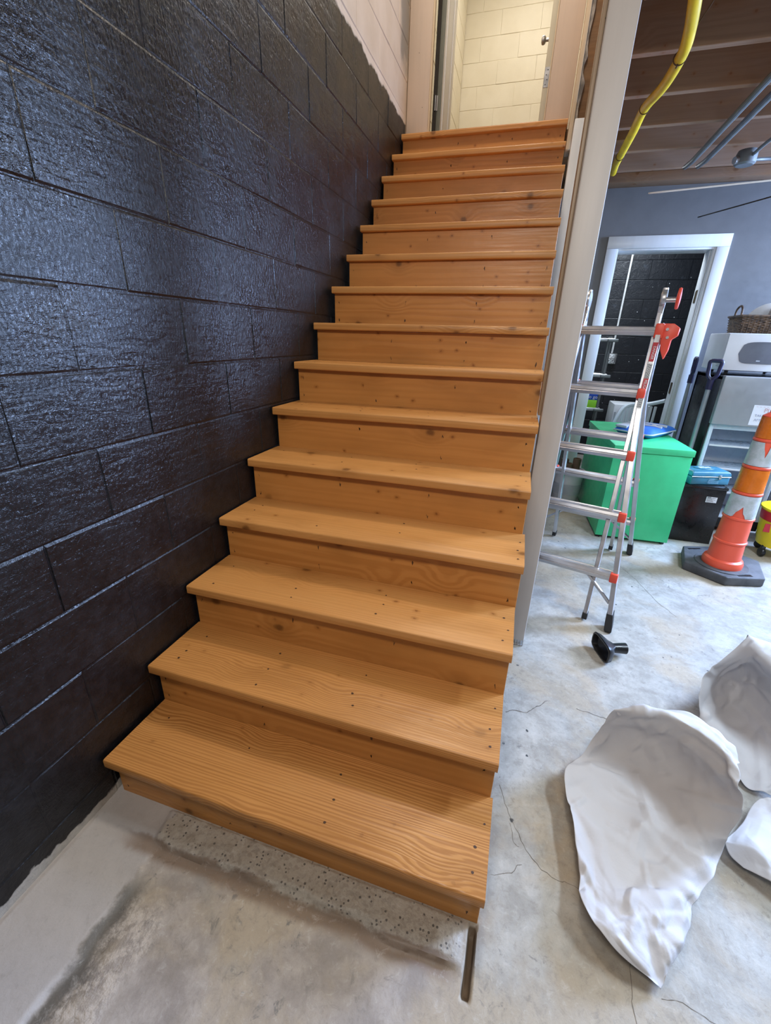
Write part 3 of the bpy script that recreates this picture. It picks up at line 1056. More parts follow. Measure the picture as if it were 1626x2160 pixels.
# wire shelf unit
sh = thing('shelf_rack', 'grey metal rack with wire shelves standing by the black store room wall', 'shelf', (1.75, 5.05, 0), world=True)
for (x, y) in ((1.99, 5.15), (1.99, 5.02), (1.52, 5.15), (1.52, 4.80)):
    bm = BM(); tube(bm, [(x, y, 0), (x, y, 1.48)], 0.016, 10); ob('upright', bm, M_PIPE, sh)
for z in (0.67, 1.05, 1.43):
    bm = BM()
    bx(bm, (1.52, 4.985, z), (2.0, 5.0, z + 0.03), 0.003)
    bx(bm, (1.52, 5.16, z), (2.0, 5.175, z + 0.03), 0.003)
    for k in range(16):
        tube(bm, [(1.54 + k * 0.029, 4.99, z + 0.03), (1.54 + k * 0.029, 5.17, z + 0.03)], 0.0025, 5)
    for k in range(5):
        tube(bm, [(1.52, 5.0 + k * 0.04, z + 0.031), (2.02, 5.0 + k * 0.04, z + 0.031)], 0.003, 5)
    s_ = ob('wire_shelf', bm, M_STEEL, sh)
    bm = BM(); bx(bm, (1.95, 4.97, z - 0.004), (2.06, 4.992, z + 0.030), 0.010, 3); sub('end_sleeve', bm, M_PIPE, s_, sh.location)

# blue / lime card box on the low shelf
cb = thing('card_box', 'blue and lime green card box on the wire shelf seen under the ladder rung', 'box', (1.915, 5.05, 0.70), world=True)
bm = BM(); bx(bm, (1.862, 5.0, 0.7035), (1.972, 5.09, 0.792), 0.001); ob('lime_lower', bm, M_LIME, cb)
bm = BM(); bx(bm, (1.862, 5.0, 0.7925), (1.972, 5.09, 0.90), 0.001); ob('blue_upper', bm, M_ROYAL, cb)
o_ = text('lettering', 'to go', 0.052, M_WINK, cb, Matrix.Translation(-cb.location) @ front(1.917, 4.999, 0.825))

# small white fridge and plastic chair in the store room
wfz = thing('mini_fridge', 'small white cabinet fridge at the back of the store room behind the white chair', 'fridge', (2.27, 4.77, 0), world=True)
bm = BM(); bx(bm, (2.092, 4.62, 0.0), (2.45, 4.94, 0.805), 0.008); ob('body', bm, M_WHITEP, wfz)
bm = BM(); bx(bm, (2.088, 4.575, 0.03), (2.455, 4.617, 0.81), 0.01); ob('door', bm, M_WHITEP, wfz)
bm = BM(); bx(bm, (2.10, 4.57, 0.58), (2.115, 4.5748, 0.73), 0.002); ob('handle', bm, M_GREYN, wfz)

ch = thing('plastic_chair', 'white moulded plastic armchair just inside the white framed doorway', 'chair', (2.2, 4.38, 0), world=True)
bm = BM(); bx(bm, (2.04, 4.20, 0.40), (2.45, 4.52, 0.43), 0.012); ob('seat', bm, M_CHAIR, ch)
bm = BM()
arc = spline([(2.055, 4.24, 0.43), (2.055, 4.24, 0.62), (2.075, 4.25, 0.72), (2.12, 4.28, 0.815), (2.19, 4.32, 0.845), (2.27, 4.34, 0.85), (2.35, 4.34, 0.86), (2.42, 4.31, 0.885), (2.47, 4.27, 0.91)], 4)
tube(bm, arc, 0.020, 8)
ob('arm_rail', bm, M_CHAIR, ch)
bm = BM()
for k in range(8):
    bm = BM()
    a = k * 0.04
    bx(bm, (2.125 + a, 4.325, 0.43), (2.148 + a, 4.343, 0.84), 0.003)
    ob('back_slat', bm, M_CHAIR, ch)
for (x, y) in ((2.06, 4.22), (2.43, 4.22), (2.06, 4.49), (2.43, 4.49)):
    bm = BM(); tube(bm, [(x, y, 0), (x, y, 0.42)], [0.016, 0.024], 8); ob('leg', bm, M_CHAIR, ch)

# ------------------------------------------------------------------ overhead services
yp = thing('gas_line', 'yellow flexible gas line tied under the ceiling joists', 'pipe', (1.53, 2.4, 2.57), world=True)
path = [(1.47, -0.6, 2.64), (1.48, 0.4, 2.62), (1.486, 1.2, 2.635), (1.494, 1.55, 2.62), (1.499, 1.681, 2.61), (1.516, 1.757, 2.60), (1.551, 1.929, 2.60), (1.568, 2.067, 2.585), (1.561, 2.315, 2.58), (1.532, 2.596, 2.60), (1.529, 2.848, 2.585), (1.532, 3.221, 2.60), (1.538, 3.491, 2.62), (1.553, 3.729, 2.632)]


bm = BM(); tube(bm, spline(path), 0.0235, 14); hose = ob('pipe', bm, M_YPIPE, yp)
for (p, t) in (((1.566, 2.10, 2.583), (0, 1, -.05)), ((1.533, 2.60, 2.60), (-.05, 1, 0)), ((1.533, 3.30, 2.605), (0, 1, .05))):
    b2 = BM()
    tv = Vector(t).normalized(); u = tv.cross(Vector((0, 0, 1))).normalized(); v = tv.cross(u)
    tube(b2, [Vector(p) + 0.0255 * (math.cos(a) * u + math.sin(a) * v) for a in [i * math.pi / 9 for i in range(18)]], 0.0022, 6, closed=True)
    ob('wire_tie', b2, M_WIRE, yp)
tag(ob('loose_wire', (lambda b: (tube(b, spline([(1.60, 1.70, 2.664), (1.60, 1.86, 2.645), (1.575, 2.0, 2.615), (1.56, 2.11, 2.554)]), 0.003, 6), b)[1])(BM()), M_WIRE, loc=(1.60, 1.70, 2.664)),
    'thin dark loose wire hanging from a joist beside the yellow gas line', 'wire')
for i, dx in enumerate((0.0, 0.085)):
    tag(ob('conduit', (lambda b: (tube(b, [(2.045 + dx, -1.0, 2.63), (2.045 + dx, 1.6, 2.63), (2.045 + dx, 3.45, 2.63), (2.047 + dx, 3.60, 2.632), (2.05 + dx, 3.78, 2.652)], 0.017, 10), b)[1])(BM()), M_PIPE, loc=(2.045 + dx, 2.6, 2.63)),
        ['grey metal conduit under the joists, the left one of the pair beside the yellow line', 'grey metal conduit under the joists, the right one of the pair'][i], 'conduit')
eb = thing('ceiling_box', 'grey round electrical box with conduits under the last joist', 'box', (2.36, 3.55, 2.60), world=True)
bm = BM()
lathe(bm, [(0.05, 2.575), (0.062, 2.585), (0.062, 2.64), (0.055, 2.66)], 20, (2.36, 3.55))
ob('housing', bm, M_PIPE, eb)
bm = BM()
tube(bm, [(2.285, 3.52, 2.60), (2.31, 3.53, 2.605)], 0.022, 12)
ob('knockout_plug', bm, M_STEEL, eb)
for pth in ([(2.38, 3.50, 2.62), (2.395, 3.35, 2.64), (2.42, 3.10, 2.645), (2.45, 2.6, 2.645)], [(2.41, 3.56, 2.61), (2.6, 3.6, 2.62), (3.2, 3.6, 2.62)]):
    bm = BM(); tube(bm, spline(pth), 0.011, 8); ob('conduit_run', bm, M_PIPE, eb)

# ceiling fan, hub outside the frame
fh = Vector((2.316, 1.96, 2.10))
fan = thing('ceiling_fan', 'ceiling fan with slim pale and dark blades at the upper right', 'fan', (fh.x, fh.y, fh.z), world=True)
bm = BM(); lathe(bm, [(0.05, 2.05), (0.10, 2.06), (0.125, 2.09), (0.125, 2.15), (0.09, 2.19), (0.02, 2.20)], 24, (fh.x, fh.y)); ob('motor', bm, M_WHITEP, fan)
bm = BM(); tube(bm, [(fh.x, fh.y, 2.19), (fh.x, fh.y, 2.80)], 0.014, 10); lathe(bm, [(0.06, 2.80), (0.05, 2.74), (0.02, 2.72)], 16, (fh.x, fh.y)); ob('down_rod', bm, M_WHITEP, fan)
for ang, mat, rot in ((167.3, M_WHITEP, -14.5), (118.8, M_BLACKP, -16.1), (47, M_WHITEP, -14), (-13, M_BLACKP, -14), (-73, M_WHITEP, -14)):
    bm = BM()
    prism(bm, [(0.13, -0.02), (0.2, -0.05), (0.70, -0.055), (0.765, -0.035), (0.775, 0.0), (0.765, 0.03), (0.70, 0.05), (0.2, 0.045), (0.13, 0.02)], -0.003, 0.003, 'z', 0.001, 1)
    Mx = Matrix.Translation(fh) @ Matrix.Rotation(R(ang), 4, 'Z') @ Matrix.Rotation(R(rot), 4, 'X')
    bmesh.ops.transform(bm, matrix=Mx, verts=bm.verts[:])
    ob('blade', bm, mat, fan)

# ------------------------------------------------------------------ ladder
LR = math.atan2(-0.28, 0.96)
ld = thing('ladder', 'aluminium multi-position ladder with red rung caps standing as an A-frame behind the post', 'ladder', (1.555, 2.12, 0), LR)
HZ = 1.63


def yz(side, z):
    return side * 0.54 * (1 - z / HZ)


def rail(pts, wx, wy, mat, name, par=ld):
    """flat rail through (x,y,z) points, wx across, wy deep"""
    b_ = BM()
    rings = []
    for (x, y, z) in pts:
        rings.append([b_.verts.new((x + a * wx / 2, y + b * wy / 2, z)) for a, b in ((-1, -.8), (-.8, -1), (.8, -1), (1, -.8), (1, .8), (.8, 1), (-.8, 1), (-1, .8))])
    for a, b in zip(rings, rings[1:]):
        for k in range(8):
            b_.faces.new((a[k], a[(k + 1) % 8], b[(k + 1) % 8], b[k]))
    b_.faces.new(rings[0][::-1]); b_.faces.new(rings[-1])
    return ob(name, b_, mat, par)


RZ = [0.277, 0.58, 0.882, 1.185, 1.484]


def xout(z):
    return 0.197 + (0.328 - 0.197) * max(0.0, 1 - z / 1.12)


def xin(z):
    return 0.176 + 0.026 * (1 - z / HZ)


for s in (-1, 1):          # front, rear
    for q in (-1, 1):
        r_ = rail([(q * xout(z), yz(s, z), z) for z in (0.075, 0.5, 0.9, 1.08, 1.16, 1.52)], 0.026, 0.062, M_ALU, 'outer_rail')
        z0 = 0.06
        bm = BM()
        rr_ = []
        for (z, a, b) in ((0.0, 0.030, 0.050), (0.012, 0.037, 0.078), (0.05, 0.036, 0.076), (0.095, 0.032, 0.070)):
            cx, cy = q * xout(z), yz(s, z)
            rr_.append([bm.verts.new((cx + i * a / 2, cy + j * b / 2, z)) for i, j in ((-1, -1), (1, -1), (1, 1), (-1, 1))])
        for a, b in zip(rr_, rr_[1:]):
            for k in range(4):
                bm.faces.new((a[k], a[(k + 1) % 4], b[(k + 1) % 4], b[k]))
        bm.faces.new(rr_[0][::-1]); bm.faces.new(rr_[-1])
        bmesh.ops.bevel(bm, geom=bm.edges[:], offset=0.003, segments=2, affect='EDGES')
        ob('rubber_foot', bm, M_BLACKR, r_)
        ir = rail([(q * xin(z), yz(s, z) - s * 0.018, z) for z in (0.045, 0.6, 1.1, 1.60)], 0.022, 0.040, M_ALU, 'inner_rail')
        bm = BM(); bx(bm, (q * xin(0.03) - 0.0135, yz(s, 0.03) - s * 0.018 - 0.02, 0.012), (q * xin(0.03) + 0.0135, yz(s, 0.03) - s * 0.018 + 0.02, 0.05), 0.003)
        ob('end_plug', bm, M_BLACKR, ir)
        # red rung caps on the outer rails
        for z in RZ[:4]:
            bm = BM()
            ya, yb = sorted((yz(s, z) + s * 0.040, yz(s, z) + s * 0.006))
            bx(bm, (q * xout(z) - 0.019 - q * 0.006, ya, z - 0.027), (q * xout(z) + 0.019 - q * 0.006, yb, z + 0.025), 0.006)
            ob('rung_cap', bm, M_RED, r_)
        # rung lock at the top rung
        z = RZ[4]
        bm = BM()
        xx = q * (xout(z) + 0.012)
        yy = yz(s, z)
        bx(bm, (q * xout(z) - 0.02, yy - 0.037, z - 0.035), (q * xout(z) + 0.02, yy + 0.037, z + 0.035), 0.007)
        prof = [(0.0, 0.035), (0.045, 0.035), (0.075, 0.015), (0.072, -0.02), (0.048, -0.04), (0.046, -0.09), (0.034, -0.135), (0.012, -0.09), (0.0, -0.03)]
        prism(bm, [(q * xout(z) + q * (0.012 + a), z + b) for a, b in prof], yy - 0.018, yy + 0.012, 'y', 0.004, 2)
        lk = ob('rung_lock', bm, M_RED, r_)
        for a, b in ((0.022, 0.008), (0.030, -0.03)):
            bm = BM()
            tube(bm, [(q * (xout(z) + a + 0.012), yy - 0.024, z + b), (q * (xout(z) + a + 0.012), yy - 0.016, z + b)], 0.007, 10)
            ob('bolt', bm, M_STEEL, r_)
    for k, z in enumerate(RZ):
        bm = BM()
        xo = xout(z) - 0.012
        yc = yz(s, z)
        poly = [(yc - 0.030, z - 0.022), (yc + 0.030, z - 0.022), (yc + 0.034, z - 0.004), (yc + 0.030, z + 0.015), (yc + 0.014, z + 0.020), (yc + 0.012, z + 0.016), (yc - 0.012, z + 0.016), (yc - 0.014, z + 0.020), (yc - 0.028, z + 0.016), (yc - 0.0335, z + 0.003), (yc - 0.0305, z - 0.001), (yc - 0.034, z - 0.004)]
        prism(bm, poly, -xo, xo, 'x')
        ob('rung', bm, M_ALU, ld, ang=20)
    # brace below the lowest rung
    for q in (-1, 1):
        za, zb = 0.255, 0.135
        bm = BM()
        a = Vector((q * 0.16, yz(s, za), za)); b = Vector((q * (xout(zb) - 0.012), yz(s, zb), zb))
        tube(bm, [a, b], 0.009, 6)
        ob('brace', bm, M_ALU, ld)
# hinges
for q in (-1, 1):
    bm = BM()
    b2 = BM()
    lathe(bm, [(0.012, -0.012), (0.044, -0.012), (0.046, -0.006), (0.046, 0.006), (0.044, 0.012), (0.012, 0.012)], 24)
    bmesh.ops.transform(bm, matrix=Matrix.Translation((q * 0.178, 0, HZ + 0.005)) @ Matrix.Rotation(R(90), 4, 'Y'), verts=bm.verts[:])
    bx(bm, (q * 0.178 - 0.012, -0.022, HZ - 0.1), (q * 0.178 + 0.012, 0.022, HZ + 0.055), 0.003)
    tube(bm, [(q * 0.19, 0, HZ), (q * 0.238, 0, HZ)], 0.013, 12)
    h_ = ob('hinge', bm, M_STEEL, ld)
    bm = BM()
    lathe(bm, [(0.010, 0), (0.047, 0.003), (0.050, 0.010), (0.047, 0.017), (0.020, 0.020)], 24)
    bmesh.ops.transform(bm, matrix=Matrix.Translation((q * 0.232, 0, HZ + 0.005)) @ Matrix.Rotation(R(90 * q), 4, 'Y'), verts=bm.verts[:])
    ob('hinge_knob', bm, M_RED, h_)
# labels on the right front rail
sl = math.atan2(0.54 / HZ, 1.0)


def rail_M(z, dx=0.0):
    y = yz(-1, z) - 0.0322
    base = Matrix.Translation((xout(max(z, 1.13)) + dx, y, z))
    return base @ Matrix.Rotation(-sl, 4, 'X') @ Matrix.Rotation(R(90), 4, 'X')


for z, ht, mat, word in ((1.385, 0.095, M_REDLAB, 'DANGER'), (1.295, 0.078, M_WINK, None), (1.225, 0.078, M_REDLAB, 'PELIGRO'), (1.148, 0.070, M_WINK, None)):
    bm = BM()
    bx(bm, (-0.0115, -ht / 2, -0.0002), (0.0115, ht / 2, 0.0006))
    bmesh.ops.transform(bm, matrix=rail_M(z), verts=bm.verts[:])
    lb = ob('label', bm, mat, ld, ang=0)
    if word:
        text('label_text', word, 0.0165, M_WINK, lb, rail_M(z) @ Matrix.Translation((0, -0.004, 0.001)) @ Matrix.Rotation(R(-90), 4, 'Z'), 0.0003)
    else:
        bm = BM()
        rr = random.Random(int(z * 1000))
        for c in range(6):
            yy = -ht / 2 + 0.005
            while yy < ht / 2 - 0.008:
                l_ = rr.uniform(0.004, 0.011)
                bx(bm, (-0.0105 + c * 0.0036, yy, 0.0006), (-0.0083 + c * 0.0036, min(yy + l_, ht / 2 - 0.004), 0.0010))
                yy += l_ + 0.002
        bmesh.ops.transform(bm, matrix=rail_M(z), verts=bm.verts[:])
        p_ = ob('label_print', bm, M_INK, lb, ang=0)
bm = BM()
z = RZ[4]
bx(bm, (-0.05, yz(-1, z) - 0.0318, z - 0.010), (0.0, yz(-1, z) - 0.0288, z - 0.005))
ob('label', bm, M_REDLAB, ld, ang=0)
bm = BM()
bx(bm, (0.002, yz(-1, z) - 0.0318, z - 0.010), (0.085, yz(-1, z) - 0.0288, z - 0.005))
ob('label', bm, M_INK, ld, ang=0)

# ------------------------------------------------------------------ green cabinet and what lies on it
GR = R(2.6)
gc = thing('metal_cabinet', 'bright green painted metal cabinet standing behind the ladder', 'cabinet', (2.068, 2.785, 0), GR)
bm = BM(); bx(bm, (-0.255, 0.0, 0.02), (0.255, 1.02, 0.690), 0.004); ob('body', bm, M_GREEN, gc)
bm = BM(); bx(bm, (-0.262, -0.008, 0.692), (0.262, 1.03, 0.738), 0.005); ob('lid', bm, M_GREEN, gc)
for (x, y) in ((-0.23, 0.03), (0.23, 0.03), (-0.23, 0.98), (0.23, 0.98)):
    bm = BM(); tube(bm, [(x, y, 0), (x, y, 0.021)], 0.016, 8); ob('foot', bm, M_BLACKP, gc)

pz = 0.739
bp = thing('pouch', 'blue zipped nylon pouch with pale grey side on top of the green cabinet', 'bag', (2.11, 3.30, pz), R(-38))


def soft_box(sx, sy, h, seed, puff=0.018):
    b_ = BM()
    nx, ny = 14, 10
    tops, bots = [], []
    for j in range(ny + 1):
        rt, rb = [], []
        for i in range(nx + 1):
            u, v = i / nx * 2 - 1, j / ny * 2 - 1
            e = (1 - abs(u) ** 6) * (1 - abs(v) ** 6)
            x = u * sx / 2 * (1 - 0.04 * v * v)
            y = v * sy / 2 * (1 - 0.04 * u * u)
            n_ = mnoise.noise(Vector((x * 9, y * 9, seed))) * puff * 0.5
            rt.append(b_.verts.new((x, y, h * (0.5 + 0.5 * e ** 0.4) + n_ * e)))
            rb.append(b_.verts.new((x, y, h * (0.5 - 0.5 * e ** 0.4))))
        tops.append(rt); bots.append(rb)
    for A, fl in ((tops, False), (bots, True)):
        for j in range(ny):
            for i in range(nx):
                f = (A[j][i], A[j][i + 1], A[j + 1][i + 1], A[j + 1][i])
                b_.faces.new(f[::-1] if fl else f)
    bmesh.ops.remove_doubles(b_, verts=b_.verts[:], dist=0.0004)
    return b_


ob('body', soft_box(0.30, 0.46, 0.075, 3), M_BLUE, bp, ang=60)
bm = BM(); bx(bm, (-0.142, -0.21, 0.056), (-0.05, -0.05, 0.0785), 0.008); ob('grey_patch', bm, M_GREYN, bp)
bm = BM()
bx(bm, (-0.135, 0.055, 0.068), (0.13, 0.066, 0.085), 0.003); bx(bm, (-0.135, -0.03, 0.068), (0.13, -0.02, 0.085), 0.003)
ob('white_stripe', bm, M_WINK, bp)
bm = BM(); tube(bm, spline([(-0.142, -0.222, 0.038), (0.0, -0.230, 0.038), (0.135, -0.222, 0.038), (0.150, -0.1, 0.038), (0.150, 0.18, 0.038)]), 0.006, 6); ob('zip', bm, M_GREYN, bp)
bm = BM(); lathe(bm, [(0.016, 0.070), (0.016, 0.083), (0.002, 0.084)], 12, (0.05, 0.02)); ob('badge', bm, M_WINK, bp)

# black box with the teal toolbox
bb = thing('side_table', 'low black laminate box with a white sticker beside the green cabinet', 'cabinet', (2.51, 3.06, 0), world=True)
bm = BM(); bx(bm, (2.36, 2.94, 0.0), (2.652, 3.175, 0.435), 0.002); ob('carcass', bm, M_LAMBLK, bb)
bm = BM(); bx(bm, (2.355, 2.935, 0.436), (2.657, 3.18, 0.456), 0.002); ob('top', bm, M_LAMBLK, bb)
bm = BM(); bx(bm, (2.537, 2.9385, 0.335), (2.607, 2.9398, 0.378)); st = ob('sticker', bm, M_NOTE, bb, ang=0)
bm = BM()
rr = random.Random(9)
for k in range(7):
    zz = 0.341 + k * 0.0048
    bx(bm, (2.541, 2.9378, zz), (2.541 + rr.uniform(.035, .06), 2.9385, zz + 0.0016))
bx(bm, (2.541, 2.9378, 0.3715), (2.566, 2.9385, 0.3755))
sub('sticker_print', bm, M_INK, st, bb.location, ang=0)

tb = thing('toolbox', 'teal metal toolbox with a latch lying on the low black box', 'toolbox', (2.525, 3.062, 0.4565), R(17))
bm = BM(); bx(bm, (-0.155, -0.085, 0.0), (0.135, 0.085, 0.062), 0.010, 3); bod = ob('body', bm, M_TEAL, tb)
bm = BM()
for k in range(4):
    bx(bm, (-0.03 + k * 0.002, -0.0875, 0.014 + k * 0.010), (0.055 - k * 0.002, -0.084, 0.018 + k * 0.010), 0.0015, 1)
ob('rib', bm, M_TEAL, bod)
bm = BM()
rr_ = []
for (z, i) in ((0.065, 0.0), (0.085, 0.0), (0.100, 0.010), (0.108, 0.03)):
    rr_.append([bm.verts.new((x, y, z)) for x, y in ((-0.157 + i, -0.087 + i), (0.137 - i, -0.087 + i), (0.137 - i, 0.087 - i), (-0.157 + i, 0.087 - i))])
for a, b in zip(rr_, rr_[1:]):
    for k in range(4):
        bm.faces.new((a[k], a[(k + 1) % 4], b[(k + 1) % 4], b[k]))
bm.faces.new(rr_[0][::-1]); bm.faces.new(rr_[-1])
bmesh.ops.bevel(bm, geom=bm.edges[:], offset=0.004, segments=2, affect='EDGES')
lid = ob('lid', bm, M_TEAL, tb)
bm = BM(); bx(bm, (-0.157, -0.0885, 0.0615), (0.137, -0.084, 0.0655), 0.0015, 1); ob('rim', bm, M_STEEL, tb)
bm = BM(); bx(bm, (0.045, -0.092, 0.046), (0.063, -0.086, 0.080), 0.003); bx(bm, (0.049, -0.095, 0.058), (0.059, -0.091, 0.074), 0.002); ob('latch', bm, M_STEEL, tb)
bm = BM()
prism(bm, [(-0.02 + 0.075 * math.cos(a), 0.045 * math.sin(a)) for a in [i * math.pi / 12 for i in range(24)]], 0.108, 0.1125, 'z', 0.002, 1)
em = ob('emblem_plate', bm, M_TEAL, lid)
bm = BM()
for k in range(5):
    bx(bm, (-0.06 + k * 0.018, -0.018 + (k % 2) * 0.006, 0.1125), (-0.049 + k * 0.018, 0.014 + (k % 3) * 0.004, 0.1132))
ob('emblem_print', bm, M_WINK, lid, ang=0)

# ------------------------------------------------------------------ fridge, microwave, basket
fx, fy = 2.512, 3.20
fr = thing('fridge', 'silver fridge with closed freezer door and open lower compartment beside the grey wall', 'fridge', (fx + 0.28, fy + 0.3, 0), world=True)
W_ = 0.56
bm = BM()
bx(bm, (fx, fy + 0.05, 0.04), (fx + 0.012, fy + 0.57, 1.215), 0.003)
bx(bm, (fx + W_ - 0.012, fy + 0.05, 0.04), (fx + W_, fy + 0.57, 1.215), 0.003)
bx(bm, (fx, fy + 0.54, 0.04), (fx + W_, fy + 0.575, 1.215), 0.003)
bx(bm, (fx, fy + 0.05, 1.19), (fx + W_, fy + 0.575, 1.22), 0.003)
bx(bm, (fx, fy + 0.05, 0.04), (fx + W_, fy + 0.575, 0.12), 0.003)
ob('body', bm, M_BLACKP, fr)
bm = BM(); bx(bm, (fx, fy, 0.872), (fx + W_, fy + 0.047, 1.222), 0.006, 3); fd = ob('freezer_door', bm, M_FRIDGE, fr)
bm = BM(); bx(bm, (fx + 0.345, fy - 0.0015, 1.098), (fx + 0.395, fy + 0.0005, 1.108), 0.001, 1); bx(bm, (fx + 0.41, fy - 0.0015, 1.099), (fx + 0.428, fy + 0.0005, 1.107), 0.001, 1); sub('maker_plate', bm, M_INKG, fd, fr.location)
bm = BM()
bx(bm, (fx + 0.013, fy + 0.035, 0.125), (fx + 0.04, fy + 0.53, 0.868), 0.004)
bx(bm, (fx + W_ - 0.04, fy + 0.035, 0.125), (fx + W_ - 0.013, fy + 0.53, 0.868), 0.004)
bx(bm, (fx + 0.031, fy + 0.40, 0.125), (fx + W_ - 0.031, fy + 0.535, 0.85), 0.002)
bx(bm, (fx + 0.031, fy + 0.055, 0.83), (fx + W_ - 0.031, fy + 0.53, 0.866), 0.002)
bx(bm, (fx + 0.031, fy + 0.055, 0.122), (fx + W_ - 0.031, fy + 0.53, 0.14), 0.002)
bx(bm, (fx + 0.031, fy + 0.35, 0.14), (fx + W_ - 0.031, fy + 0.53, 0.30), 0.01)
ob('liner', bm, M_LINER, fr)
for z in (0.70, 0.52, 0.33):
    bm = BM(); bx(bm, (fx + 0.056, fy + 0.075, z), (fx + W_ - 0.056, fy + 0.33, z + 0.006), 0.001)
    s_ = ob('shelf', bm, M_LINER, fr)
    bm = BM(); bx(bm, (fx + 0.056, fy + 0.062, z - 0.004), (fx + W_ - 0.056, fy + 0.0745, z + 0.010), 0.002); sub('shelf_rim', bm, M_WHITEP, s_, fr.location)
for (x, y) in ((fx + 0.04, fy + 0.09), (fx + W_ - 0.04, fy + 0.09), (fx + 0.04, fy + 0.53), (fx + W_ - 0.04, fy + 0.53)):
    bm = BM(); tube(bm, [(x, y, 0), (x, y, 0.042)], 0.02, 8); ob('foot', bm, M_BLACKP, fr)
# handwritten note
nt = thing('note', 'white handwritten note taped to the silver freezer door', 'note', (fx + 0.38, fy - 0.002, 0.97), world=True)
bm = BM()
bx(bm, (fx + 0.235, fy - 0.0012, 0.885), (fx + 0.50, fy - 0.0002, 1.03))
ob('sheet', bm, M_NOTE, nt, ang=0)
T_ = Matrix.Translation(-nt.location)
text('lettering', 'PLEASE', 0.042, M_INKR, nt, T_ @ front(fx + 0.37, fy - 0.0016, 0.994))
text('lettering', 'TAKE  YOUR  FOOD', 0.024, M_INKB, nt, T_ @ front(fx + 0.367, fy - 0.0016, 0.955))
text('lettering', 'AFTER', 0.024, M_INKB, nt, T_ @ front(fx + 0.295, fy - 0.0016, 0.923))
text('lettering', 'EVERY', 0.026, M_INKG, nt, T_ @ front(fx + 0.37, fy - 0.0016, 0.923))
text('lettering', 'SHIFT', 0.024, M_INKB, nt, T_ @ front(fx + 0.445, fy - 0.0016, 0.923))
bm = BM()
for k in range(11):
    bx(bm, (fx + 0.25 + k * 0.022, fy - 0.0017, 1.018), (fx + 0.262 + k * 0.022, fy - 0.0012, 1.0195))
ob('dashed_line', bm, M_INKR, nt, ang=0)

# microwave
mx, my, mz = 2.513, 3.335, 1.2225
mw = thing('microwave', 'white microwave oven with dark window standing on the fridge', 'microwave', (mx + 0.25, my + 0.2, mz), world=True)
bm = BM(); bx(bm, (mx, my + 0.045, mz + 0.028), (mx + 0.50, my + 0.40, mz + 0.290), 0.008, 3); mb = ob('housing', bm, M_WHITEP, mw)
bm = BM()
rows = []
for k in range(11):
    t = k / 10
    x = mx + 0.50 * t
    bul = 0.022 * (1 - (2 * t - 1) ** 2)
    rows.append([bm.verts.new((x, my + 0.044, mz + 0.030)), bm.verts.new((x, my + 0.014 - bul, mz + 0.034)), bm.verts.new((x, my + 0.008 - bul, mz + 0.155)), bm.verts.new((x, my + 0.014 - bul, mz + 0.284)), bm.verts.new((x, my + 0.044, mz + 0.288))])
for a, b in zip(rows, rows[1:]):
    for k in range(5):
        j = (k + 1) % 5
        bm.faces.new((a[k], a[j], b[j], b[k]))
bm.faces.new(rows[0]); bm.faces.new(rows[-1][::-1])
md = ob('door', bm, M_WHITEP, mw)
bm = BM()
pts = []
for k in range(17):
    t = k / 16
    e = (1 - abs(2 * t - 1) ** 7) ** 0.5
    pts.append((0.083 + 0.287 * t, 0.125 - 0.060 * e - 0.004))
for k in range(17):
    t = 1 - k / 16
    e = (1 - abs(2 * t - 1) ** 7) ** 0.5
    pts.append((0.083 + 0.287 * t, 0.125 + 0.066 * e + 0.004 + 0.008 * math.sin(math.pi * t)))


def bulge(x):
    return 0.022 * (1 - (2 * x / 0.5 - 1) ** 2)


A = [bm.verts.new((mx + a, my + 0.0085 - bulge(a), mz + 0.022 + b * 1.04)) for a, b in pts]
n = len(pts) // 2
for k in range(n - 1):
    bm.faces.new((A[k], A[k + 1], A[2 * n - 2 - k], A[2 * n - 1 - k]))
r_ = bmesh.ops.extrude_face_region(bm, geom=bm.faces[:])
for v in r_['geom']:
    if isinstance(v, bmesh.types.BMVert):
        v.co.y -= 0.003
sub('window', bm, M_GLASSD, md, mw.location, ang=30)
bm = BM(); bx(bm, (mx + 0.20, my - 0.0165, mz + 0.100), (mx + 0.225, my - 0.0150, mz + 0.108), 0.0006, 1); sub('window_mark', bm, M_GREYN, md, mw.location)
bm = BM()
for i in range(4):
    for j in range(4 + (i > 0)):
        tube(bm, [(mx - 0.0006, my + 0.06 + i * 0.014, mz + 0.058 + j * 0.011), (mx + 0.002, my + 0.06 + i * 0.014, mz + 0.058 + j * 0.011)], 0.0033, 6)
sub('vent_hole', bm, M_INK, mb, mw.location)
for (x, y) in ((mx + 0.07, my + 0.08), (mx + 0.44, my + 0.08), (mx + 0.07, my + 0.36), (mx + 0.44, my + 0.36)):
    bm = BM(); tube(bm, [(x, y, mz), (x, y, mz + 0.030)], 0.014, 8); ob('foot', bm, M_BLACKP, mw)

# wicker basket on the microwave
kx, ky, kz = 2.575, 3.40, mz + 0.2905
bk = thing('wicker_basket', 'dark woven wicker basket with a loop handle on top of the microwave', 'basket', (kx + 0.2, ky + 0.12, kz), world=True)


def loop_rect(x0, x1, y0, y1, z, n=14, wob=0.0, ph=0):
    pts = []
    per = [(x0, y0, x1, y0), (x1, y0, x1, y1), (x1, y1, x0, y1), (x0, y1, x0, y0)]
    for (a, b, c, d) in per:
        for k in range(n):
            t = k / n
            s = wob * (1 if (k + ph) % 2 else -1)
            dx, dy = (0, s) if b == d else (s, 0)
            pts.append((a + (c - a) * t + dx, b + (d - b) * t + dy, z))
    return pts


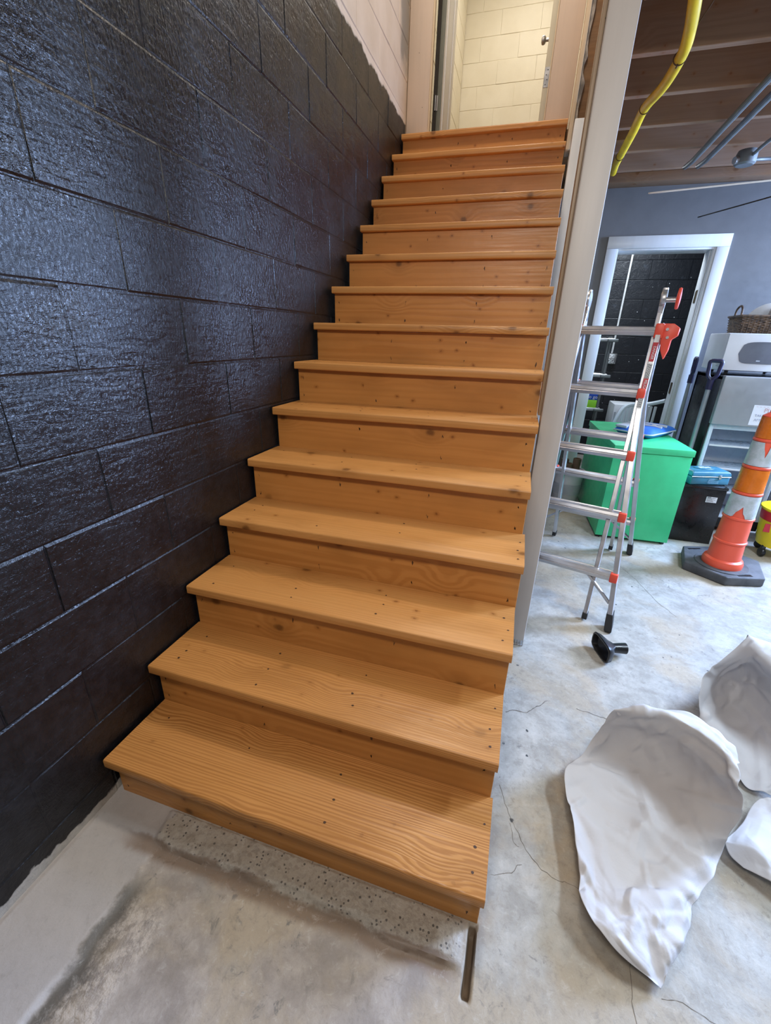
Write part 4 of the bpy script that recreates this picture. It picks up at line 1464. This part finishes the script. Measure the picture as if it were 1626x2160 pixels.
for r_i in range(13):
    t = r_i / 12
    z = kz + 0.005 + 0.105 * t
    e = 0.012 * t
    bm = BM()
    tube(bm, loop_rect(kx + 0.014 - e, kx + 0.386 + e, ky + 0.012 - e, ky + 0.228 + e, z, 14, 0.0028, r_i), 0.0045, 5, closed=True)
    o_ = ob('weave_row', bm, M_WICK, bk, ang=0)
bm = BM(); bx(bm, (kx + 0.018, ky + 0.016, kz), (kx + 0.382, ky + 0.224, kz + 0.006), 0.002); ob('bottom', bm, M_WICK, bk)
bm = BM(); tube(bm, loop_rect(kx - 0.004, kx + 0.404, ky - 0.006, ky + 0.246, kz + 0.118, 10), 0.0075, 7, closed=True); ob('rim', bm, M_WICK, bk)
bm = BM()
for k in range(12):
    for (yy) in (ky + 0.006, ky + 0.234):
        bm = BM()
        tube(bm, [(kx + 0.02 + k * 0.0335, yy, kz + 0.002), (kx + 0.02 + k * 0.0335, yy + (-.007 if yy < ky + .1 else .007), kz + 0.118)], 0.003, 5)
        ob('stake', bm, M_WICK, bk, ang=0)
bm = BM()
tube(bm, spline([(kx - 0.004, ky + 0.02, kz + 0.118), (kx - 0.004, ky + 0.03, kz + 0.165), (kx - 0.002, ky + 0.075, kz + 0.186), (kx - 0.004, ky + 0.12, kz + 0.165), (kx - 0.004, ky + 0.13, kz + 0.118)]), 0.007, 7)
ob('handle', bm, M_WICK, bk)
pl = tag(ob('plate', (lambda b: (lathe(b, [(0.02, 0.0), (0.075, 0.004), (0.13, 0.022), (0.132, 0.025), (0.126, 0.025), (0.072, 0.008), (0.015, 0.005)], 32), bmesh.ops.transform(b, matrix=Matrix.Translation((kx + 0.20, ky + 0.13, kz + 0.085)) @ Matrix.Rotation(R(-62), 4, 'X') @ Matrix.Translation((0, 0, -0.01)), verts=b.verts[:]), b)[2])(BM()), M_WHITEP, loc=(kx + 0.2, ky + 0.13, kz + 0.085)),
         'white ribbed plate standing in the wicker basket', 'plate')
pk = thing('snack_bag', 'pale tan and red paper packet leaning in the wicker basket', 'packet', (kx + 0.275, ky + 0.06, kz + 0.03), R(8))
bm = soft_box(0.17, 0.15, 0.03, 8, 0.01)
bmesh.ops.transform(bm, matrix=Matrix.Translation((0, 0, 0.085)) @ Matrix.Rotation(R(72), 4, 'X'), verts=bm.verts[:])
ob('bag', bm, plain('tan_packet', (0.46, 0.38, 0.32), 0.5), pk, ang=60)
bm = BM(); bx(bm, (-0.005, -0.022, 0.10), (0.078, -0.008, 0.155), 0.004)
bmesh.ops.transform(bm, matrix=Matrix.Rotation(R(-14), 4, 'X'), verts=bm.verts[:])
ob('red_print', bm, M_RED, pk)

# snow shovels between door and fridge
def shovel(x, y, ztop, label, rz, wgrip, brz=0, bw=0.11):
    sv = thing('shovel', label, 'shovel', (x, y, 0), rz, 'shovels between doorway and fridge')
    bm = BM(); tube(bm, [(0, 0, 0.30), (0, 0, ztop - 0.15)], 0.017, 12); ob('pole', bm, M_POLE, sv)
    bm = BM()
    tube(bm, [(0, 0, ztop - 0.20), (0, 0, ztop - 0.13)], 0.022, 12)
    tube(bm, spline([(0, 0, ztop - 0.135), (-wgrip * 0.8, 0, ztop - 0.10), (-wgrip, 0, ztop - 0.04), (-wgrip, 0, ztop), (0, 0, ztop + 0.004), (wgrip, 0, ztop), (wgrip, 0, ztop - 0.04), (wgrip * 0.8, 0, ztop - 0.10), (0, 0, ztop - 0.135)], 4), 0.014, 8)
    ob('grip', bm, M_NAVY, sv)
    bm = BM()
    rows = []
    for j in range(7):
        z = 0.004 + 0.34 * j / 6
        rows.append([bm.verts.new((bw * (i / 6 * 2 - 1), 0.03 * (1 - (i / 3 - 1) ** 2) + 0.04 * (j / 6) - 0.04, z)) for i in range(7)])
    for a, b in zip(rows, rows[1:]):
        for k in range(6):
            bm.faces.new((a[k], a[k + 1], b[k + 1], b[k]))
    r2 = bmesh.ops.extrude_face_region(bm, geom=bm.faces[:])
    for v in r2['geom']:
        if isinstance(v, bmesh.types.BMVert):
            v.co.y -= 0.004
    bmesh.ops.rotate(bm, verts=bm.verts[:], cent=(0, 0, 0), matrix=Matrix.Rotation(R(brz), 3, 'Z'))
    ob('blade', bm, M_BLACKP, sv)
    return sv


shovel(2.50, 3.85, 1.315, 'grey shaft shovel with a navy grip against the white door casing', R(80), 0.045, -80)
shovel(2.452, 3.27, 1.315, 'grey shaft shovel with open navy D-grip beside the fridge', R(-25), 0.034, 115, 0.075)

# white bucket with rolls, behind ladder
wbk = thing('bucket', 'white plastic bucket holding brown rolls beside the green cabinet', 'bucket', (1.64, 3.55, 0))
bm = BM(); lathe(bm, [(0.10, 0.0), (0.105, 0.01), (0.128, 0.29), (0.134, 0.295), (0.134, 0.32), (0.126, 0.32), (0.120, 0.29), (0.098, 0.012), (0.01, 0.01)], 28); ob('tub', bm, M_WHITEP, wbk)
bm = BM(); lathe(bm, [(0.1195, 0.10), (0.1255, 0.20)], 28, cap=False); ob('sleeve', bm, M_GREYN, wbk)
for i, (a, b, c) in enumerate(((-0.02, -0.02, 0.38), (0.05, 0.03, 0.42), (-0.05, 0.05, 0.40))):
    rl = tag(ob('cardboard_roll', (lambda bb_: (lathe(bb_, [(0.030, 0.012), (0.034, 0.012), (0.034, c), (0.028, c), (0.028, 0.02)], 16, (1.64 + a, 3.55 + b), cap=False), bb_)[1])(BM()), M_BROWNP, loc=(1.64 + a, 3.55 + b, 0.012)),
             ['brown cardboard roll leaning at the front of the white bucket', 'tallest brown cardboard roll in the white bucket', 'brown cardboard roll at the back left of the white bucket'][i], 'roll', 'rolls in the white bucket')

# ------------------------------------------------------------------ orange delineator
cn = thing('delineator', 'orange traffic delineator tube with reflective bands on a black rubber base', 'traffic cone', (2.55, 2.46, 0), world=True)
poly = [(2.390, 2.690), (2.321, 2.418), (2.514, 2.257), (2.750, 2.325), (2.825, 2.600), (2.640, 2.770)]
bm = BM(); prism(bm, poly, 0.0, 0.062, 'z', 0.009, 3); cbs = ob('base', bm, M_BASE, cn)
for (x, y, rz) in ((2.455, 2.66, 20), (2.635, 2.325, 18)):
    bm = BM(); bx(bm, (-0.048, -0.013, 0.058), (0.048, 0.013, 0.0632), 0.002, 1)
    bmesh.ops.transform(bm, matrix=Matrix.Translation((x, y, 0)) @ Matrix.Rotation(R(rz), 4, 'Z'), verts=bm.verts[:])
    sub('grip_slot', bm, M_BLACKP, cbs, cn.location)
bm = BM(); lathe(bm, [(0.125, 0.060), (0.150, 0.0615), (0.153, 0.065), (0.150, 0.068), (0.110, 0.068)], 40, (2.55, 2.46)); sub('base_collar', bm, M_BASE, cbs, cn.location)


def rad(z):
    return 0.098 - 0.0235 * z / 0.6


prof = [(0.10, 0.066), (0.113, 0.068), (0.115, 0.092), (0.108, 0.112), (rad(.12), 0.122)]
for zr_ in (0.246, 0.412, 0.579, 0.745, 0.912):
    prof += [(rad(zr_) - 0.002, zr_ - 0.012), (rad(zr_) + 0.004, zr_ - 0.006), (rad(zr_) + 0.004, zr_ + 0.004), (rad(zr_) - 0.003, zr_ + 0.009)]
prof += [(rad(1.05), 1.05), (0.03, 1.07), (0.03, 1.12), (0.02, 1.125)]
bm = BM(); lathe(bm, prof, 44, (2.55, 2.46)); tb_ = ob('tube', bm, M_ORANGE, cn)


def band(z0, z1, mat, tear=None):
    b_ = BM()
    n = 56
    nz = 6
    rows = []
    for j in range(nz + 1):
        row = []
        for k in range(n):
            a = 2 * math.pi * k / n
            lo, hi = z0, z1
            if tear:
                for (ac, wd, ht, up) in tear:
                    d = abs((math.degrees(a) - ac + 180) % 360 - 180)
                    if d < wd:
                        q = (1 - d / wd) * ht * (1 + 0.25 * math.sin(k * 2.3))
                        if up:
                            hi -= q
                        else:
                            lo += q
            z = lo + (hi - lo) * j / nz
            rr_ = rad(z) + 0.0016
            row.append(b_.verts.new((2.55 + rr_ * math.cos(a), 2.46 + rr_ * math.sin(a), z)))
        rows.append(row)
    for a, b in zip(rows, rows[1:]):
        for k in range(n):
            b_.faces.new((a[k], a[(k + 1) % n], b[(k + 1) % n], b[k]))
    return sub('reflective_band', b_, mat, tb_, cn.location, ang=60)


band(0.422, 0.567, M_TAPE, [(246, 24, 0.075, False)])
band(0.589, 0.733, M_AMBER)
band(0.756, 0.900, M_TAPE, [(262, 16, 0.10, True)])
band(0.922, 1.045, M_AMBER)

# ------------------------------------------------------------------ mop bucket, canister at right edge
mbk = thing('mop_bucket', 'yellow wheeled mop bucket with red band at the right edge', 'bucket', (3.06, 2.90, 0))
bm = BM(); lathe(bm, [(0.11, 0.075), (0.135, 0.085), (0.150, 0.17), (0.168, 0.345), (0.178, 0.352), (0.178, 0.364), (0.166, 0.368), (0.158, 0.345), (0.14, 0.17), (0.12, 0.10), (0.01, 0.095)], 36); tbk = ob('tub', bm, M_YELLOW, mbk)
bm = BM(); lathe(bm, [(0.1625, 0.275), (0.1695, 0.342), (0.1685, 0.342), (0.160, 0.275)], 36, cap=False); ob('red_band', bm, M_REDLAB, tbk)
bm = BM()
prism(bm, [(-0.165 + 0.0, 0.20), (-0.105, 0.20), (-0.105, 0.262), (-0.165, 0.262)], -0.115, -0.111, 'y')
bmesh.ops.rotate(bm, verts=bm.verts[:], cent=(0, 0, 0), matrix=Matrix.Rotation(R(-6), 3, 'Z'))
bmesh.ops.translate(bm, verts=bm.verts[:], vec=(0.01, 0.018, 0))
ob('red_label', bm, M_REDLAB, tbk)
for a in (205, 262, 330, 30, 120):
    x, y = 0.125 * math.cos(R(a)), 0.125 * math.sin(R(a))
    bm = BM()
    lathe(bm, [(0.012, -0.012), (0.03, -0.012), (0.034, -0.006), (0.034, 0.006), (0.03, 0.012), (0.012, 0.012)], 18)
    bmesh.ops.transform(bm, matrix=Matrix.Translation((x, y, 0.034)) @ Matrix.Rotation(R(a + 70), 4, 'Z') @ Matrix.Rotation(R(90), 4, 'X'), verts=bm.verts[:])
    bx(bm, (x - 0.012, y - 0.012, 0.06), (x + 0.012, y + 0.012, 0.09), 0.002)
    ob('caster', bm, M_BLACKP, mbk)
tn = thing('tin', 'maroon tin with a metal lid on the white crate at the right edge', 'tin', (3.12, 3.14, 0.372))
bm = BM(); lathe(bm, [(0.055, 0), (0.058, 0.004), (0.058, 0.13), (0.055, 0.134)], 24); ob('can', bm, M_MAROON, tn)
bm = BM(); lathe(bm, [(0.058, 0.1345), (0.061, 0.1345), (0.061, 0.15), (0.05, 0.154)], 24); ob('lid', bm, M_STEEL, tn)
cr_ = thing('crate', 'white plastic crate behind the yellow mop bucket', 'crate', (3.28, 3.20, 0))
bm = BM()
for (lo, hi) in (((-0.17, -0.09, 0), (0.2, -0.083, 0.37)), ((-0.17, 0.12, 0), (0.2, 0.127, 0.37)), ((-0.17, -0.083, 0), (-0.163, 0.12, 0.37)), ((0.193, -0.083, 0), (0.2, 0.12, 0.37)), ((-0.163, -0.083, 0), (0.193, 0.12, 0.006))):
    bx(bm, lo, hi, 0.002, 1)
ob('tub', bm, M_WHITEP, cr_)
bm = BM(); bx(bm, (-0.18, -0.1, 0.351), (0.21, 0.137, 0.3715), 0.004); ob('lid', bm, M_WHITEP, cr_)

# ------------------------------------------------------------------ vacuum nozzle on the floor
vz = thing('vacuum_nozzle', 'black plastic vacuum floor nozzle lying at the ladder foot', 'nozzle', (1.665, 1.285, 0), R(0))
bm = BM()
ax = Vector((0.06, -0.17, 0)).normalized()      # long axis of the mouth
rt = Vector((0.95, 0.30, 0)).normalized()        # towards the hose neck
U = Matrix(((rt.x, ax.x, 0), (rt.y, ax.y, 0), (0, 0, 1))).to_4x4()
rings = []
for (d, hl, z0, z1) in ((-0.030, 0.078, 0.006, 0.094), (-0.026, 0.080, 0.002, 0.098), (-0.006, 0.074, 0.006, 0.090), (0.020, 0.040, 0.018, 0.072), (0.034, 0.022, 0.024, 0.068)):
    c = []
    for k in range(16):
        a = 2 * math.pi * k / 16
        px = math.copysign(abs(math.cos(a)) ** 0.5, math.cos(a)); pz_ = math.copysign(abs(math.sin(a)) ** 0.5, math.sin(a))
        c.append(bm.verts.new(U @ Vector((d, px * hl, (z0 + z1) / 2 + pz_ * (z1 - z0) / 2))))
    rings.append(c)
inn = []
for (d, hl, z0, z1) in ((-0.030, 0.072, 0.011, 0.089), (-0.004, 0.066, 0.014, 0.082), (0.012, 0.03, 0.03, 0.066)):
    c = []
    for k in range(16):
        a = 2 * math.pi * k / 16
        px = math.copysign(abs(math.cos(a)) ** 0.5, math.cos(a)); pz_ = math.copysign(abs(math.sin(a)) ** 0.5, math.sin(a))
        c.append(bm.verts.new(U @ Vector((d, px * hl, (z0 + z1) / 2 + pz_ * (z1 - z0) / 2))))
    inn.append(c)
seq = inn[::-1] + rings
for a, b in zip(seq, seq[1:]):
    for k in range(16):
        bm.faces.new((a[k], a[(k + 1) % 16], b[(k + 1) % 16], b[k]))
bm.faces.new(seq[0]); bm.faces.new(seq[-1])
ob('mouth', bm, M_BLACKP, vz, ang=40)
bm = BM()
tube(bm, [U @ Vector((0.030, 0, 0.046)), U @ Vector((0.055, 0, 0.046)), U @ Vector((0.096, 0, 0.044))], [0.022, 0.024, 0.027], 18)
ob('neck', bm, M_BLACKP, vz)

# ------------------------------------------------------------------ packing paper
def bez_surface(rows, nu, nv):
    """Catmull-Rom through a grid of control points"""
    rs = [spline(r, nu) for r in rows]
    cols = list(zip(*rs))
    out = [spline(list(c), nv) for c in cols]
    return out        # out[u][v]


def paper(name, rows, label, seed, nu=14, nv=10, creases=26, amp=0.008, extra=(), crum=0.013):
    rr = random.Random(seed)
    g = bez_surface(rows, nu, nv)
    segs = []
    allp = [Vector(p) for r in rows for p in r]
    lo = Vector([min(p[i] for p in allp) for i in range(3)]); hi = Vector([max(p[i] for p in allp) for i in range(3)])
    for k in range(creases):
        iu, iv = rr.randrange(len(g)), rr.randrange(len(g[0]))
        ju = min(len(g) - 1, max(0, iu + rr.randint(-len(g) // 3, len(g) // 3)))
        jv = min(len(g[0]) - 1, max(0, iv + rr.randint(-len(g[0]) // 5, len(g[0]) // 5)))
        c, e_ = g[iu][iv], g[ju][jv]
        L = (e_ - c).length
        if L > 0.03:
            segs.append((c, (e_ - c) / L, L, rr.choice((-1, 1)) * rr.uniform(0.4, 1) * amp, rr.uniform(0.010, 0.026)))
    segs += [(Vector(a), (Vector(b) - Vector(a)).normalized(), (Vector(b) - Vector(a)).length, h, wd) for a, b, h, wd in extra]
    bm = BM()
    V = []
    mu, mv = len(g) // 2, len(g[0]) // 3
    n0 = (g[mu + 1][mv] - g[mu - 1][mv]).cross(g[mu][mv + 1] - g[mu][mv - 1])
    sgn = 1 if n0.z > 0 else -1
    wid_v = [min(1.0, (g[-1][k] - g[0][k]).length / 0.22) ** 1.5 for k in range(len(g[0]))]
    for iu, col in enumerate(g):
        V.append([])
        for iv, p in enumerate(col):
            u0, u1 = g[max(iu - 1, 0)][iv], g[min(iu + 1, len(g) - 1)][iv]
            v0, v1 = col[max(iv - 1, 0)], col[min(iv + 1, len(col) - 1)]
            nrm = (u1 - u0).cross(v1 - v0)
            nrm = nrm.normalized() if nrm.length > 1e-9 else Vector((0, 0, 1))
            nrm = nrm * sgn
            disp = 0.0
            for (c, d, L, h, wd) in segs:
                q = p - c
                t = q.dot(d)
                if -L * 0.2 < t < L * 1.2:
                    e = (q - d * t).length
                    if e < wd:
                        f = min(1, (t + L * 0.2) / (L * 0.3), (L * 1.2 - t) / (L * 0.3))
                        disp += h * (1 - e / wd) * max(0, f)
            sv_ = Vector((seed, 0, 0))
            disp += 0.006 * mnoise.noise(p * 6.0 + sv_)
            disp += crum * (0.5 - abs(mnoise.noise(p * 5.2 + sv_)) * 2.2) + crum * 0.45 * (0.4 - abs(mnoise.noise(p * 11.0 - sv_)) * 2)
            np_ = p + nrm * (disp * wid_v[iv])
            np_.z = max(np_.z, 0.004)
            V[-1].append(bm.verts.new(np_))
    for a, b in zip(V, V[1:]):
        for k in range(len(a) - 1):
            bm.faces.new((a[k], a[k + 1], b[k + 1], b[k]))
    bmesh.ops.remove_doubles(bm, verts=bm.verts[:], dist=0.0002)
    c0 = rows[len(rows) // 2][1]
    o = ob(name, bm, M_PAPER, ang=75, loc=(c0[0], c0[1], 0))
    tag(o, label, 'paper')
    md_ = o.modifiers.new('thickness', 'SOLIDIFY')
    md_.thickness = 0.0006
    return o


P1 = [
 [(1.591, 0.034, .030), (1.600, .037, .020), (1.604, .035, .016), (1.612, .046, .018), (1.619, .059, .028)],
 [(1.493, .063, .060), (1.541, .078, .070), (1.590, .103, .060), (1.643, .134, .050), (1.698, .173, .030)],
 [(1.429, .132, .070), (1.509, .163, .060), (1.578, .180, .070), (1.656, .205, .070), (1.742, .248, .040)],
 [(1.433, .207, .060), (1.523, .248, .060), (1.619, .297, .050), (1.720, .324, .060), (1.839, .378, .050)],
 [(1.424, .373, .070), (1.537, .408, .050), (1.647, .422, .050), (1.740, .403, .070), (1.847, .406, .100)],
 [(1.414, .502, .080), (1.542, .542, .050), (1.660, .536, .040), (1.746, .479, .080), (1.854, .411, .170)],
 [(1.475, .601, .050), (1.606, .646, .040), (1.714, .609, .060), (1.799, .548, .130), (1.853, .428, .240)],
 [(1.528, .650, .120), (1.631, .669, .140), (1.733, .649, .180), (1.805, .560, .230), (1.850, .450, .280)],
 [(1.553, .656, .240), (1.654, .656, .270), (1.734, .631, .290), (1.805, .567, .300), (1.846, .489, .300)],
 [(1.575, .665, .225), (1.690, .690, .255), (1.790, .690, .270), (1.864, .635, .272), (1.880, .535, .270)],
]
paper('packing_paper', P1, 'large crumpled white paper sheet with a pointed end nearest the stair', 3, nu=30, nv=20, creases=80, amp=0.010,
      extra=[((1.49, .50, .06), (1.80, .33, .06), 0.012, 0.04), ((1.52, .16, .06), (1.75, .26, .06), 0.012, 0.03),
             ((1.60, .13, .06), (1.72, .18, .05), -0.009, 0.022), ((1.62, .30, .05), (1.75, .25, .05), 0.010, 0.025)])
P2 = [
 [(1.961, .933, .020), (2.000, .790, .050), (2.026, .695, .012), (2.090, .680, .02), (2.18, .66, .02)],
 [(1.945, .953, .120), (2.078, 1.026, .040), (2.140, .942, .050), (2.134, .718, .050), (2.22, .66, .05)],
 [(1.958, 1.008, .200), (2.118, 1.139, .100), (2.181, 1.058, .120), (2.180, .800, .100), (2.26, .72, .1)],
 [(2.005, 1.043, .260), (2.083, 1.070, .250), (2.158, 1.075, .220), (2.200, .880, .190), (2.28, .78, .17)],
 [(2.078, 1.087, .360), (2.095, 1.045, .352), (2.125, .995, .335), (2.180, .900, .300), (2.27, .80, .25)],
 [(2.096, 1.12, .350), (2.187, 1.10, .340), (2.268, 1.078, .320), (2.331, 1.043, .290), (2.40, .98, .24)],
 [(2.16, 1.22, .20), (2.26, 1.20, .20), (2.36, 1.17, .19), (2.44, 1.13, .16), (2.50, 1.05, .12)],
 [(2.24, 1.32, .012), (2.34, 1.30, .012), (2.45, 1.27, .012), (2.55, 1.22, .012), (2.60, 1.15, .012)],
]
paper('packing_paper', P2, 'crumpled white paper sheet with a tall folded peak at the right edge', 11, nu=28, nv=20, creases=60, amp=0.010,
      extra=[((2.0, .98, .1), (2.14, .9, .12), 0.03, 0.05)])
P3 = [
 [(1.875, .444, .030), (1.933, .515, .050), (2.023, .614, .055), (2.143, .660, .05)],
 [(1.876, .411, .030), (1.934, .439, .070), (2.030, .518, .060), (2.133, .585, .05)],
 [(1.900, .386, .030), (1.947, .363, .040), (1.998, .336, .050), (2.073, .354, .04)],
]
paper('packing_paper', P3, 'small flat white paper sheet at the lower right beside the large one', 23, nu=24, nv=24, creases=24, amp=0.006)
